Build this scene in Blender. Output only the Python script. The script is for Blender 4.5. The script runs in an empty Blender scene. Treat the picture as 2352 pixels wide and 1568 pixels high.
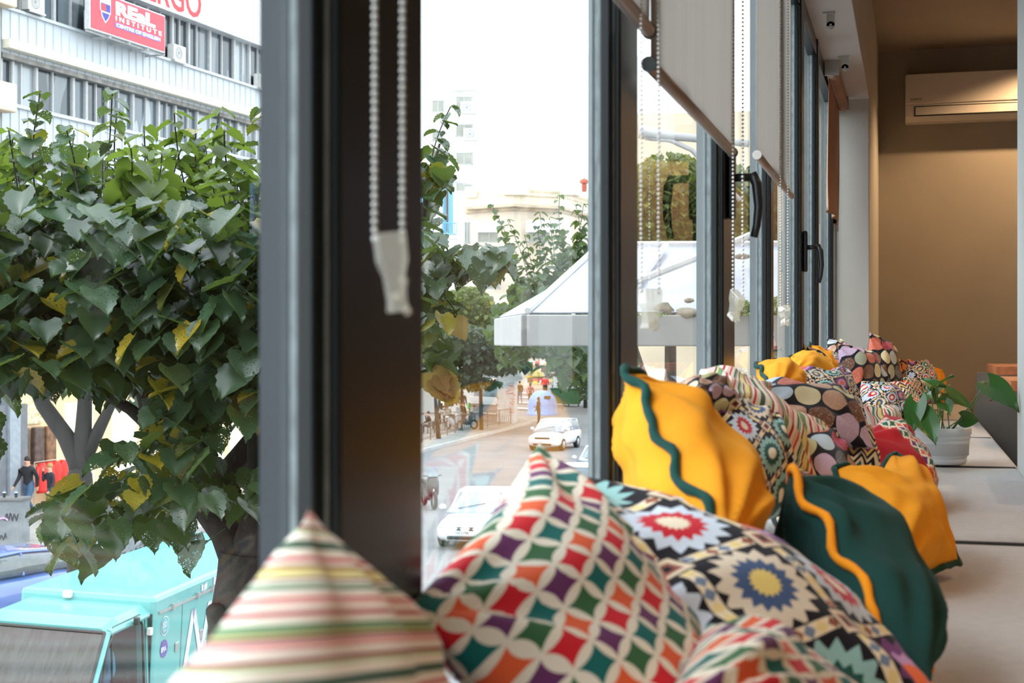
import bpy, bmesh, math, random
import numpy as np
from mathutils import Vector, Matrix, noise
random.seed(7)
C = bpy.context.scene.collection
# ------------------------------------------------------------------ camera, sky, exposure
PSI = math.radians(15.7); SN, CS = math.sin(PSI), math.cos(PSI)
FPX = 3267.0; CZ = 0.87; GZ = CZ - 5.6
cam = bpy.data.objects.new('camera', bpy.data.cameras.new('camera')); C.objects.link(cam)
cam.location = (0, 0, CZ); cam.rotation_euler = (math.pi/2, 0, PSI)
cam.data.sensor_width = 36; cam.data.lens = 36*FPX/2352
cam.data.clip_start = .02; cam.data.clip_end = 600
cam.data.dof.use_dof = True; cam.data.dof.focus_distance = 6.0; cam.data.dof.aperture_fstop = 9.0
bpy.context.scene.camera = cam
sc = bpy.context.scene
sc.view_settings.view_transform = 'Standard'; sc.view_settings.look = 'None'
sc.view_settings.gamma = 1; sc.view_settings.use_curve_mapping = False
sc.view_settings.exposure = 0.0
try:
    sc.cycles.use_denoising = True; sc.cycles.max_bounces = 7; sc.cycles.transparent_max_bounces = 12
    sc.cycles.diffuse_bounces = 4; sc.cycles.glossy_bounces = 3; sc.cycles.transmission_bounces = 4
    sc.cycles.sample_clamp_indirect = 6; sc.cycles.caustics_reflective = False; sc.cycles.caustics_refractive = False
except Exception: pass
w = bpy.data.worlds.new('overcast_sky'); sc.world = w; w.use_nodes = True
nt = w.node_tree; bg = nt.nodes['Background']
tc = nt.nodes.new('ShaderNodeTexCoord'); sp = nt.nodes.new('ShaderNodeSeparateXYZ'); rp = nt.nodes.new('ShaderNodeValToRGB')
nt.links.new(tc.outputs['Generated'], sp.inputs[0]); nt.links.new(sp.outputs['Z'], rp.inputs[0])
rp.color_ramp.elements[0].position = 0; rp.color_ramp.elements[0].color = (.90, .95, 1, 1)
rp.color_ramp.elements[1].position = .7; rp.color_ramp.elements[1].color = (.82, .92, 1, 1)
nt.links.new(rp.outputs[0], bg.inputs[0]); bg.inputs[1].default_value = 3.7
sun = bpy.data.objects.new('sun', bpy.data.lights.new('sun', 'SUN')); C.objects.link(sun)
sun.data.energy = 1.2; sun.data.angle = math.radians(25); sun.data.color = (1, .97, .92)
sun.rotation_euler = (math.radians(38), math.radians(-12), math.radians(-35))

# ------------------------------------------------------------------ helpers
def Pd(px, py, d):
    a = (px-1176)/FPX; b = (784-py)/FPX
    return Vector((d*(-SN+a*CS), d*(CS+a*SN), CZ+d*b))
def Py(px, py, y):
    a = (px-1176)/FPX
    return Pd(px, py, y/(CS+a*SN))
def Px(px, py, x):
    a = (px-1176)/FPX
    return Pd(px, py, x/(-SN+a*CS))
def Pg(px, py, h=0.0):
    return Pd(px, py, (5.6-h)*FPX/(py-784))
def RD(r, d, z=0.0):           # camera-right, depth, absolute height
    return Vector((-SN*d+CS*r, CS*d+SN*r, z))
def props(o, label=None, cat=None, group=None, kind=None):
    if label: o['label'] = label
    if cat: o['category'] = cat
    if group: o['group'] = group
    if kind: o['kind'] = kind
    return o
def thing(name, label=None, cat=None, loc=(0,0,0), rz=0, group=None, kind=None):
    o = bpy.data.objects.new(name, None); C.objects.link(o); o.location = loc; o.rotation_euler = (0, 0, rz)
    o.empty_display_size = .1
    return props(o, label, cat, group, kind)
class MB:
    def __init__(s): s.v = []; s.f = []; s.m = []; s.uv = None
    def add(s, vs, fs, mi=0):
        n = len(s.v); s.v += [tuple(p) for p in vs]; s.f += [tuple(i+n for i in f) for f in fs]; s.m += [mi]*len(fs); return s
    def box(s, x0, x1, y0, y1, z0, z1, mi=0):
        v = [(x,y,z) for z in (z0,z1) for y in (y0,y1) for x in (x0,x1)]
        return s.add(v, [(0,2,3,1),(4,5,7,6),(0,1,5,4),(2,6,7,3),(0,4,6,2),(1,3,7,5)], mi)
    def obox(s, o, ax, ay, az, mi=0):   # oriented box from corner with three edge vectors
        o = Vector(o); ax = Vector(ax); ay = Vector(ay); az = Vector(az)
        v = [o+ax*i+ay*j+az*k for k in (0,1) for j in (0,1) for i in (0,1)]
        return s.add(v, [(0,2,3,1),(4,5,7,6),(0,1,5,4),(2,6,7,3),(0,4,6,2),(1,3,7,5)], mi)
    def quad(s, a, b, c, d, mi=0): return s.add([a,b,c,d], [(0,1,2,3)], mi)
    def tube(s, pts, r, n=8, mi=0, cap=True):
        pts = [Vector(p) for p in pts]; rs = r if isinstance(r, (list, tuple)) else [r]*len(pts)
        base = len(s.v); up = None
        for i, p in enumerate(pts):
            t = (pts[min(i+1,len(pts)-1)]-pts[max(i-1,0)]).normalized()
            if up is None: up = t.orthogonal().normalized()
            up = (up - t*up.dot(t)); up = up.normalized() if up.length > 1e-6 else t.orthogonal().normalized()
            q = t.cross(up)
            for k in range(n):
                a = 2*math.pi*k/n; s.v.append(tuple(p+(up*math.cos(a)+q*math.sin(a))*rs[i]))
        for i in range(len(pts)-1):
            for k in range(n):
                k2 = (k+1) % n
                s.f.append((base+i*n+k, base+i*n+k2, base+(i+1)*n+k2, base+(i+1)*n+k)); s.m.append(mi)
        if cap:
            s.f.append(tuple(base+k for k in range(n))[::-1]); s.m.append(mi)
            s.f.append(tuple(base+(len(pts)-1)*n+k for k in range(n))); s.m.append(mi)
        return s
    def lathe(s, prof, c=(0,0,0), n=32, mi=0, axis='z'):
        base = len(s.v); c = Vector(c)
        for r, z in prof:
            for k in range(n):
                a = 2*math.pi*k/n; x, y = r*math.cos(a), r*math.sin(a)
                p = {'z':(x,y,z), 'x':(z,x,y), 'y':(y,z,x)}[axis]; s.v.append(tuple(c+Vector(p)))
        for i in range(len(prof)-1):
            for k in range(n):
                k2 = (k+1)%n; s.f.append((base+i*n+k, base+i*n+k2, base+(i+1)*n+k2, base+(i+1)*n+k)); s.m.append(mi)
        return s
    def ball(s, c, r, n=8, mi=0):
        rx = r if isinstance(r, (tuple, list)) else (r,r,r)
        base = len(s.v); m = n//2
        for i in range(m+1):
            t = math.pi*i/m
            for k in range(n):
                a = 2*math.pi*k/n
                s.v.append((c[0]+rx[0]*math.sin(t)*math.cos(a), c[1]+rx[1]*math.sin(t)*math.sin(a), c[2]+rx[2]*math.cos(t)))
        for i in range(m):
            for k in range(n):
                k2 = (k+1)%n; s.f.append((base+i*n+k, base+(i+1)*n+k, base+(i+1)*n+k2, base+i*n+k2)); s.m.append(mi)
        return s
    def loft(s, rings, mi=0, cap=True, closed=True):
        base = len(s.v); n = len(rings[0])
        for r in rings: s.v += [tuple(p) for p in r]
        for i in range(len(rings)-1):
            for k in range(n if closed else n-1):
                k2 = (k+1)%n; s.f.append((base+i*n+k, base+i*n+k2, base+(i+1)*n+k2, base+(i+1)*n+k)); s.m.append(mi)
        if cap:
            s.f.append(tuple(base+k for k in range(n))[::-1]); s.m.append(mi)
            s.f.append(tuple(base+(len(rings)-1)*n+k for k in range(n))); s.m.append(mi)
        return s
    def obj(s, name, mats, parent=None, label=None, cat=None, group=None, kind=None, smooth=False, world=True, bevel=0, solid=0, autos=None):
        me = bpy.data.meshes.new(name); me.from_pydata(s.v, [], s.f); 
        if not isinstance(mats, (list, tuple)): mats = [mats]
        for m in mats: me.materials.append(m)
        if len(mats) > 1: me.polygons.foreach_set('material_index', s.m)
        if smooth: me.polygons.foreach_set('use_smooth', [True]*len(me.polygons))
        me.update()
        o = bpy.data.objects.new(name, me); C.objects.link(o)
        if parent is not None:
            o.parent = parent
            if world: o.matrix_parent_inverse = PM(parent).inverted()
        if bevel:
            b = o.modifiers.new('bevel', 'BEVEL'); b.width = bevel; b.segments = 2; b.limit_method = 'ANGLE'; b.angle_limit = .6
        if solid:
            b = o.modifiers.new('solid', 'SOLIDIFY'); b.thickness = solid; b.offset = 0
        return props(o, label, cat, group, kind)
def PM(o):
    m = Matrix.LocRotScale(o.location, o.rotation_euler if o.rotation_mode != 'QUATERNION' else o.rotation_quaternion, o.scale)
    if o.parent: m = PM(o.parent) @ o.matrix_parent_inverse @ m
    return m
def setM(o, M):
    o.location = M.to_translation(); o.rotation_euler = M.to_euler()
# ------------------------------------------------------------------ node expressions
class X:
    def __init__(s, nt, k): s.nt = nt; s.k = k
    def _m(s, op, *a):
        n = s.nt.nodes.new('ShaderNodeMath'); n.operation = op
        for i, q in enumerate((s,)+a):
            if isinstance(q, X): s.nt.links.new(q.k, n.inputs[i])
            else: n.inputs[i].default_value = q
        return X(s.nt, n.outputs[0])
    def __add__(s, o): return s._m('ADD', o)
    __radd__ = __add__
    def __sub__(s, o): return s._m('SUBTRACT', o)
    def __rsub__(s, o): return s._m('MULTIPLY', -1.0)._m('ADD', o)
    def __mul__(s, o): return s._m('MULTIPLY', o)
    __rmul__ = __mul__
    def __truediv__(s, o): return s._m('DIVIDE', o)
    def lt(s, o): return s._m('LESS_THAN', o)
    def gt(s, o): return s._m('GREATER_THAN', o)
    def floor(s): return s._m('FLOOR')
    def fract(s): return s._m('FRACT')
    def abs(s): return s._m('ABSOLUTE')
    def min(s, o): return s._m('MINIMUM', o)
    def max(s, o): return s._m('MAXIMUM', o)
    def mod(s, o): return s._m('FLOORED_MODULO', o)
    def sqrt(s): return s._m('SQRT')
    def atan2(s, o): return s._m('ARCTAN2', o)
    def pow(s, o): return s._m('POWER', o)
    def sin(s): return s._m('SINE')
def vec(nt, x, y, z=0.0):
    n = nt.nodes.new('ShaderNodeCombineXYZ')
    for i, q in enumerate((x, y, z)):
        if isinstance(q, X): nt.links.new(q.k, n.inputs[i])
        else: n.inputs[i].default_value = q
    return n.outputs[0]
def wn(nt, x, y, z=0.0):
    n = nt.nodes.new('ShaderNodeTexWhiteNoise'); n.noise_dimensions = '3D'; nt.links.new(vec(nt, x, y, z), n.inputs[0]); return X(nt, n.outputs['Value'])
def ramp(nt, x, cols, interp='CONSTANT'):
    """cols: list of (pos,color) or list of colours"""
    n = nt.nodes.new('ShaderNodeValToRGB'); n.color_ramp.interpolation = interp
    if len(cols[0]) != 2: cols = [(i/len(cols), c) for i, c in enumerate(cols)]
    e = n.color_ramp.elements
    while len(e) < len(cols): e.new(.5)
    for i, (p, c) in enumerate(cols): e[i].position = p
    for i, (p, c) in enumerate(cols): e[i].color = tuple(c)+(1,)
    nt.links.new(x.k, n.inputs[0]); return n.outputs[0]
def mixc(nt, f, a, b):
    n = nt.nodes.new('ShaderNodeMix'); n.data_type = 'RGBA'
    for idn, q in ((0, f), (6, a), (7, b)):
        if isinstance(q, X): nt.links.new(q.k, n.inputs[idn])
        elif isinstance(q, (int, float)): n.inputs[idn].default_value = q
        elif isinstance(q, tuple): n.inputs[idn].default_value = q+(1,) if len(q) == 3 else q
        else: nt.links.new(q, n.inputs[idn])
    return n.outputs[2]
def S(r, g, b):            # sRGB 0-255 to linear
    f = lambda c: (c/255/12.92) if c/255 <= .04045 else ((c/255+.055)/1.055)**2.4
    return (f(r), f(g), f(b))
def newmat(name):
    m = bpy.data.materials.new(name); m.use_nodes = True
    return m, m.node_tree, m.node_tree.nodes['Principled BSDF']
def noisetex(nt, scale, detail=3, coord='Object', rough=.5, vscale=None):
    tc = nt.nodes.new('ShaderNodeTexCoord'); n = nt.nodes.new('ShaderNodeTexNoise')
    n.inputs['Scale'].default_value = scale; n.inputs['Detail'].default_value = detail; n.inputs['Roughness'].default_value = rough
    src = tc.outputs[coord]
    if vscale:
        mp = nt.nodes.new('ShaderNodeMapping'); mp.inputs['Scale'].default_value = vscale; nt.links.new(src, mp.inputs[0]); src = mp.outputs[0]
    nt.links.new(src, n.inputs['Vector']); return X(nt, n.outputs[0])
def bump(nt, b, h, strength=.3, dist=.01):
    n = nt.nodes.new('ShaderNodeBump'); n.inputs['Strength'].default_value = strength; n.inputs['Distance'].default_value = dist
    nt.links.new(h.k, n.inputs['Height']); nt.links.new(n.outputs[0], b.inputs['Normal'])
MC = {}
def mat(name, col, rough=.6, metal=0, var=.12, vs=6, bmp=0, bs=60, spec=.5, sheen=0, emit=None, es=0, vscale=None, trans=0, alpha=1, coat=0):
    if name in MC: return MC[name]
    m, nt, b = newmat(name)
    b.inputs['Roughness'].default_value = rough; b.inputs['Metallic'].default_value = metal
    b.inputs['Specular IOR Level'].default_value = spec
    if sheen: b.inputs['Sheen Weight'].default_value = sheen; b.inputs['Sheen Roughness'].default_value = .4
    if coat: b.inputs['Coat Weight'].default_value = coat; b.inputs['Coat Roughness'].default_value = .05
    n = noisetex(nt, vs, 4, vscale=vscale)
    c2 = tuple(min(1, c*(1+var)) for c in col); c1 = tuple(c*(1-var) for c in col)
    nt.links.new(ramp(nt, n, [(.3, c1), (.7, c2)], 'LINEAR'), b.inputs['Base Color'])
    if bmp: bump(nt, b, noisetex(nt, bs, 3), bmp)
    if emit: b.inputs['Emission Color'].default_value = emit+(1,); b.inputs['Emission Strength'].default_value = es
    if trans: b.inputs['Transmission Weight'].default_value = trans
    if alpha < 1: b.inputs['Alpha'].default_value = alpha
    MC[name] = m; return m
# --- cushion fabric patterns (UV in units of one cushion width)
def uvx(nt, k=1.0, rot=0.0, off=(0, 0)):
    n = nt.nodes.new('ShaderNodeUVMap'); s = nt.nodes.new('ShaderNodeSeparateXYZ'); nt.links.new(n.outputs[0], s.inputs[0])
    u, v = X(nt, s.outputs[0]), X(nt, s.outputs[1])
    if rot:
        c_, s_ = math.cos(rot), math.sin(rot); u, v = u*c_+v*s_, v*c_-u*s_
    return u*k+off[0], v*k+off[1]
CREAM = (.72, .66, .55)
def pat_lattice(nt, k=9, rot=0.0):
    u, v = uvx(nt, k, rot); fx = (u.fract()-.5).abs(); fy = (v.fract()-.5).abs()
    m = fx.max(fy); n = fx.min(fy); d = ((1.3-m)*(1.3-m)+n*n).sqrt()
    idx = ((u.floor()+v.floor()*2).mod(5)+.5)/5
    col = ramp(nt, idx, [S(196,32,44), S(98,48,92), S(20,98,94), S(52,96,60), S(214,92,52)])
    return mixc(nt, d.gt(.965), CREAM, col)
STR = [S(236,228,214), S(176,34,50), S(236,228,214), S(120,150,110), S(214,196,130), S(40,40,58), S(226,170,165), S(240,234,222), S(150,28,44), S(190,205,165), S(238,230,216), S(60,92,70),
       S(236,226,212), S(200,60,70), S(240,234,222), S(168,120,60), S(226,215,150), S(120,30,60), S(238,230,220), S(150,175,140), S(24,52,50), S(236,228,214), S(196,40,56), S(230,190,180)]
def pat_stripe(nt, k=2.2, rot=0.0):
    u, v = uvx(nt, 1, rot)
    tt = v*k + (u*1.0)*0.0
    pos = 0; cols = []; rnd = random.Random(3)
    ws = [rnd.choice((.6, 1, 1.5, 2)) for _ in STR]; tot = sum(ws)
    for c, w_ in zip(STR, ws): cols.append((pos/tot, c)); pos += w_
    return ramp(nt, tt.fract(), cols)
def pat_kilim(nt, k=3.0, rot=0.0):
    u, v = uvx(nt, k, rot)
    x = (u.fract()-.5)*2; y = (v.fract()-.5)*2; ax, ay = x.abs(), y.abs(); D = ax+ay
    ins = D.lt(1.0)
    cx = ax*ins + (1-ax)*(1-ins); cy = ay*ins + (1-ay)*(1-ins)
    th = cy.atan2(cx); jag = ((th*(16/(2*math.pi))).fract()-.5).abs()
    r = (cx*cx+cy*cy).sqrt()*(1+jag*.6)*.92
    hid = wn(nt, u.floor()*ins + (u+.5).floor()*(1-ins), v.floor()*ins+(v+.5).floor()*(1-ins), ins*3.0)
    c0 = ramp(nt, hid, [(0, S(238,228,206)), (.42, S(232,110,64)), (.66, S(236,214,130)), (.84, S(238,232,214))])
    c1 = ramp(nt, hid, [(0, S(200,36,54)), (.42, S(196,150,196)), (.66, S(70,94,136)), (.84, S(30,84,80))])
    c2 = ramp(nt, hid, [(0, S(206,220,238)), (.42, S(120,66,124)), (.66, S(226,214,196)), (.84, S(150,196,196))])
    blk = S(26, 24, 34)
    col = mixc(nt, r.lt(.60), blk, c2); col = mixc(nt, r.lt(.38), col, c1); col = mixc(nt, r.lt(.19), col, c0)
    bd = (D-1.0).abs(); t = (x-y)*4.0; t2 = (x+y)*4.0
    sg = (x*y).gt(0)
    tt = t*sg + t2*(1-sg); saw = ((tt*1.0).fract()-.5).abs()*2
    tri = saw.lt(.95-bd*8)
    tc_ = ramp(nt, wn(nt, tt.floor(), sg), [S(176,104,84), S(120,140,168), S(236,214,150), S(150,90,70)])
    band = mixc(nt, tri, S(240, 226, 200), tc_)
    col = mixc(nt, bd.lt(.15), col, blk); col = mixc(nt, bd.lt(.115), col, band)
    # small diamonds where bands cross
    q = (ax-1).abs()+ay; q2 = ax+(ay-1).abs(); qq = q.min(q2)
    col = mixc(nt, qq.lt(.30), col, blk); col = mixc(nt, qq.lt(.25), col, S(232,214,190)); col = mixc(nt, qq.lt(.15), col, S(150,90,80)); col = mixc(nt, qq.lt(.07), col, blk)
    return col
def pat_polka(nt, k=4.5, rot=0.0, pal=0):
    u, v = uvx(nt, k, rot)
    odd = v.floor().mod(2)*.5; u = u+odd
    x = u.fract()-.5; y = v.fract()-.5; r = (x*x+y*y).sqrt()
    h = wn(nt, u.floor(), v.floor(), 1.7)
    P = [[S(200,176,206), S(226,222,186), S(204,112,92), S(178,60,92), S(176,186,166), S(184,204,220), S(120,84,66), S(196,160,140), S(206,206,160), S(96,100,112)],
         [S(206,120,50), S(214,160,60), S(176,80,50), S(206,120,50), S(190,150,80), S(150,90,60)]][pal]
    col = ramp(nt, h, P)
    w_ = nt.nodes.new('ShaderNodeTexVoronoi'); w_.inputs['Scale'].default_value = 13.0
    nt.links.new(vec(nt, u, v), w_.inputs['Vector']); dots = X(nt, w_.outputs['Distance']).lt(.28)
    lt = mixc(nt, .35, col, (.8, .78, .75))
    col = mixc(nt, dots, col, lt)
    return mixc(nt, r.lt(.475), S(24, 24, 34), col)
def pat_chevron(nt, k=6.0, rot=0.0):
    u, v = uvx(nt, 1, rot)
    z = ((u*5).fract()-.5).abs()*.9
    t = (v*k+z)
    return ramp(nt, (t*.5).fract(), [S(240,230,208), S(30,28,40), S(240,230,208), S(30,104,106), S(240,230,208), S(200,54,56), S(240,228,200), S(98,58,92), S(226,200,130), S(34,32,44)])
def pat_redband(nt, k=1.0, rot=0.0):
    u, v = uvx(nt, 1, rot)
    a = pat_lattice(nt, 11, math.pi/4)
    return mixc(nt, (u-.50).abs().lt(.19), S(168, 26, 34), a)
def fabric(name, fn=None, col=None, velvet=False, **kw):
    if name in MC: return MC[name]
    m, nt, b = newmat(name)
    b.inputs['Roughness'].default_value = .85; b.inputs['Specular IOR Level'].default_value = .2
    b.inputs['Sheen Weight'].default_value = .35 if velvet else .12; b.inputs['Sheen Roughness'].default_value = .35
    if fn: c = fn(nt, **kw)
    else:
        c = ramp(nt, noisetex(nt, 9, 4), [(.3, tuple(q*.86 for q in col)), (.7, tuple(min(1, q*1.12) for q in col))], 'LINEAR')
    if velvet: b.inputs['Sheen Tint'].default_value = tuple(min(1, q*1.6+.1) for q in col)+(1,)
    nt.links.new(c, b.inputs['Base Color'])
    bump(nt, b, noisetex(nt, 900 if not velvet else 400, 2), .25, .001)
    MC[name] = m; return m

# ------------------------------------------------------------------ common materials
M_frame = mat('anthracite_frame', (.005, .009, .011), rough=.30, spec=.32, var=.15, vs=30)
M_fin = mat('grey_fin', (.035, .045, .055), rough=.5, var=.1, vs=20)
M_fin2 = mat('pale_fin', (.30, .34, .35), rough=.5, var=.06, vs=20)
M_gasket = mat('gasket', (.24, .29, .30), rough=.6, var=.3, vs=200, vscale=(1,1,.2))
M_wall = mat('wall_paint', (.36, .325, .27), rough=.9, var=.04, vs=3, bmp=.05, bs=300)
M_soffit = mat('soffit_paint', (.60, .60, .56), rough=.85, var=.03, vs=3, bmp=.05, bs=300)
M_ceil = mat('ceiling_paint', (.42, .37, .31), rough=.9, var=.04, vs=3)
M_floor = mat('floor_wood', (.16, .12, .09), rough=.5, var=.3, vs=3, vscale=(1, 12, 1))
M_post = mat('post_paint', (.55, .57, .56), rough=.6, var=.04, vs=4)
M_wood = mat('oak_slab', S(190, 118, 76), rough=.45, var=.22, vs=4, vscale=(12, 1, 12))
M_bench = mat('bench_fabric', (.56, .54, .53), rough=.95, var=.05, vs=40, bmp=.35, bs=700, sheen=.2)
M_seam = mat('seam_dark', (.05, .05, .055), rough=.9)
M_steel = mat('brushed_steel', (.55, .55, .53), rough=.35, metal=.9, var=.1, vs=20)
M_alu = mat('aluminium_bar', (.42, .36, .32), rough=.38, metal=.55, var=.06, vs=10)
M_bead = mat('chain_beads', (.70, .71, .68), rough=.35, metal=.25, var=.05)
M_white = mat('white_plastic', (.74, .72, .68), rough=.4, var=.03)
M_black = mat('black_plastic', (.015, .017, .018), rough=.35, var=.1)
def glassmat(name, strength=1.0, tint=(1, 1, 1)):
    m = bpy.data.materials.new(name); m.use_nodes = True; nt = m.node_tree; nt.nodes.clear()
    g = nt.nodes.new('ShaderNodeNewGeometry'); d = nt.nodes.new('ShaderNodeVectorMath'); d.operation = 'DOT_PRODUCT'
    nt.links.new(g.outputs['Normal'], d.inputs[0]); nt.links.new(g.outputs['Incoming'], d.inputs[1])
    c = X(nt, d.outputs['Value']).abs(); f = ((1-c).pow(5.0)*.96+.04)*strength
    f = f.min(.9)
    t = nt.nodes.new('ShaderNodeBsdfTransparent'); t.inputs[0].default_value = tint+(1,)
    gl = nt.nodes.new('ShaderNodeBsdfGlossy'); gl.inputs['Roughness'].default_value = .0; gl.inputs[0].default_value = (1, 1, 1, 1)
    mx = nt.nodes.new('ShaderNodeMixShader'); out = nt.nodes.new('ShaderNodeOutputMaterial')
    nt.links.new(f.k, mx.inputs[0]); nt.links.new(t.outputs[0], mx.inputs[1]); nt.links.new(gl.outputs[0], mx.inputs[2]); nt.links.new(mx.outputs[0], out.inputs[0])
    return m
M_glass = glassmat('window_glass', .78, (.96, .98, .97))
M_clear = glassmat('clear_plastic', 2.5, (.96, .95, .9))
_n = M_clear.node_tree; _d = _n.nodes.new('ShaderNodeBsdfTranslucent'); _d.inputs[0].default_value = (.95, .93, .86, 1); _d2 = _n.nodes.new('ShaderNodeBsdfDiffuse'); _d2.inputs[0].default_value = (.9, .88, .8, 1)
_a = _n.nodes.new('ShaderNodeMixShader'); _a.inputs[0].default_value = .5; _n.links.new(_d.outputs[0], _a.inputs[1]); _n.links.new(_d2.outputs[0], _a.inputs[2])
_b = _n.nodes.new('ShaderNodeMixShader'); _b.inputs[0].default_value = .28; _o = [q for q in _n.nodes if q.type == 'OUTPUT_MATERIAL'][0]; _src = _o.inputs[0].links[0].from_socket
_n.links.new(_src, _b.inputs[1]); _n.links.new(_a.outputs[0], _b.inputs[2]); _n.links.new(_b.outputs[0], _o.inputs[0])
M_cloth = mat('blind_cloth', (.60, .57, .53), rough=.95, var=.10, vs=5, vscale=(1, 9, .35), bmp=.4, bs=260)
nt_ = M_cloth.node_tree
_p = nt_.nodes['Principled BSDF']; _tr = nt_.nodes.new('ShaderNodeBsdfTranslucent'); _tr.inputs[0].default_value = (.66, .63, .60, 1)
_mx = nt_.nodes.new('ShaderNodeMixShader'); _mx.inputs[0].default_value = .62
nt_.links.new(_p.outputs[0], _mx.inputs[1]); nt_.links.new(_tr.outputs[0], _mx.inputs[2]); nt_.links.new(_mx.outputs[0], nt_.nodes['Material Output'].inputs[0])
# ------------------------------------------------------------------ text helper
def text(name, s, size, m, M, parent=None, ext=.002, align='LEFT', bold=0, xs=1.0, shear=0, label=None):
    cu = bpy.data.curves.new(name, 'FONT'); cu.body = s; cu.size = size; cu.extrude = ext; cu.align_x = align; cu.offset = bold; cu.shear = shear
    cu.resolution_u = 3
    to = bpy.data.objects.new(name, cu); C.objects.link(to)
    dg = bpy.context.evaluated_depsgraph_get(); me = bpy.data.meshes.new_from_object(to.evaluated_get(dg))
    bpy.data.objects.remove(to); me.transform(Matrix.Diagonal((xs, 1, 1, 1))); me.transform(M)
    me.materials.clear(); me.materials.append(m)
    o = bpy.data.objects.new(name, me); C.objects.link(o)
    if parent is not None: o.parent = parent; o.matrix_parent_inverse = PM(parent).inverted()
    if label: o['label'] = label
    return o
def frameM(o, ex, ey):      # matrix with x along ex, y along ey
    ex = Vector(ex).normalized(); ey = Vector(ey).normalized(); ez = ex.cross(ey)
    return Matrix(((ex.x, ey.x, ez.x, o[0]), (ex.y, ey.y, ez.y, o[1]), (ex.z, ey.z, ez.z, o[2]), (0, 0, 0, 1)))
# ------------------------------------------------------------------ room shell
CEIL = 2.84; XR = 4.6; YB = -3.0; YF = 10.0
MB().box(-.52, XR, YB, YF, -.2, 0).obj('floor', M_floor, kind='structure')
MB().box(-.52, XR+.2, YB-.2, YF+.2, CEIL, CEIL+.2).obj('ceiling', M_ceil, kind='structure')
MB().box(-.7, XR+.2, YF, YF+.2, -.2, CEIL).obj('wall_far', M_wall, kind='structure')
MB().box(XR, XR+.2, YB, YF, -.2, CEIL).obj('wall_right', M_wall, kind='structure')
MB().box(-.7, XR+.2, YB-.2, YB, -.2, CEIL).obj('wall_back', M_wall, kind='structure')
MB().box(-.52, -.218, YB, 7.8, 2.16, CEIL).obj('trim_1', M_soffit, kind='structure', bevel=.004)       # lowered soffit over the windows
MB().box(-.70, -.218, 7.8, YF, 0, CEIL).obj('wall_pillar', M_soffit, kind='structure', bevel=.004)
MB().box(-.50, -.415, YB, 7.8, -.2, .22).obj('wall_left', M_wall, kind='structure')
MB().box(.335, .60, 4.50, 4.97, 0, CEIL).obj('wall_post', M_post, kind='structure', bevel=.006)
# windows: frames between y positions
mull = [(-2.2, -2.05), (-.62, -.45), (.925, 1.10), (1.92, 2.05), (3.03, 3.23), (4.09, 4.17), (5.25, 5.38), (6.19, 6.28), (7.42, 7.62)]
GX = -.418
for i, (a, b) in enumerate(mull):
    w_ = thing('window_%d' % (i+1), kind='structure', loc=(-.43, a, .22))
    nxt = mull[i+1][0] if i+1 < len(mull) else 7.8
    f = MB(); f.box(-.425, -.385, a, b, .22, 2.16)                     # mullion, room side
    f.box(-.41, -.392, b, b+.022, .28, 2.10)
    f.box(-.43, -.39, b, nxt, .22, .29); f.box(-.43, -.39, b, nxt, 2.09, 2.16)
    if nxt > b+.1: f.box(-.41, -.395, nxt-.02, nxt, .28, 2.10)
    f.obj('window_frame', M_frame, w_, bevel=.003)
    g = MB(); g.box(-.398, -.393, a-.004, a, .22, 2.16); g.obj('gasket', M_gasket, w_)
    o_ = MB(); o_.box({2: -.447, 3: -.431, 4: -.443}.get(i, -.445), -.425, a+.001, b-.001, .22, 2.3); o_.box(-.445, -.43, b, nxt, .16, .25); o_.obj('outer_fin', M_fin if i < 3 else M_fin2, w_)
    sp_ = MB().box(-.4185, -.406, a-.010, a, .25, 2.12); sp_.obj('glazing_spacer', M_gasket, w_)
    p = MB(); p.box(GX-.0, GX, b, nxt, .25, 2.12); p.v = p.v; 
    pm = MB(); pm.quad((GX, b, .25), (GX, nxt, .25), (GX, nxt, 2.12), (GX, b, 2.12)); pm.obj('window_pane', M_glass, w_)
    if i in (4, 6):
        ym = (a+b)/2-.03 if i == 4 else (a+b)/2
        zc = 1.21 if i == 4 else 1.20
        h = MB(); h.box(-.385, -.368, ym-.018, ym+.018, zc-.075, zc+.075)
        hd = h.obj('handle_plate', M_black, w_, bevel=.006)
        l = MB(); l.tube([(-.37, ym, zc+.015), (-.335, ym, zc+.015)], .009, 10)
        l.tube([(-.333, ym-.004, zc+.022), (-.322, ym-.004, zc+.0), (-.318, ym-.004, zc-.05), (-.322, ym-.004, zc-.09), (-.328, ym-.004, zc-.115)], [.011, .011, .0095, .0085, .008], 10)
        l.obj('window_handle', M_black, hd, smooth=True)
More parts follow.
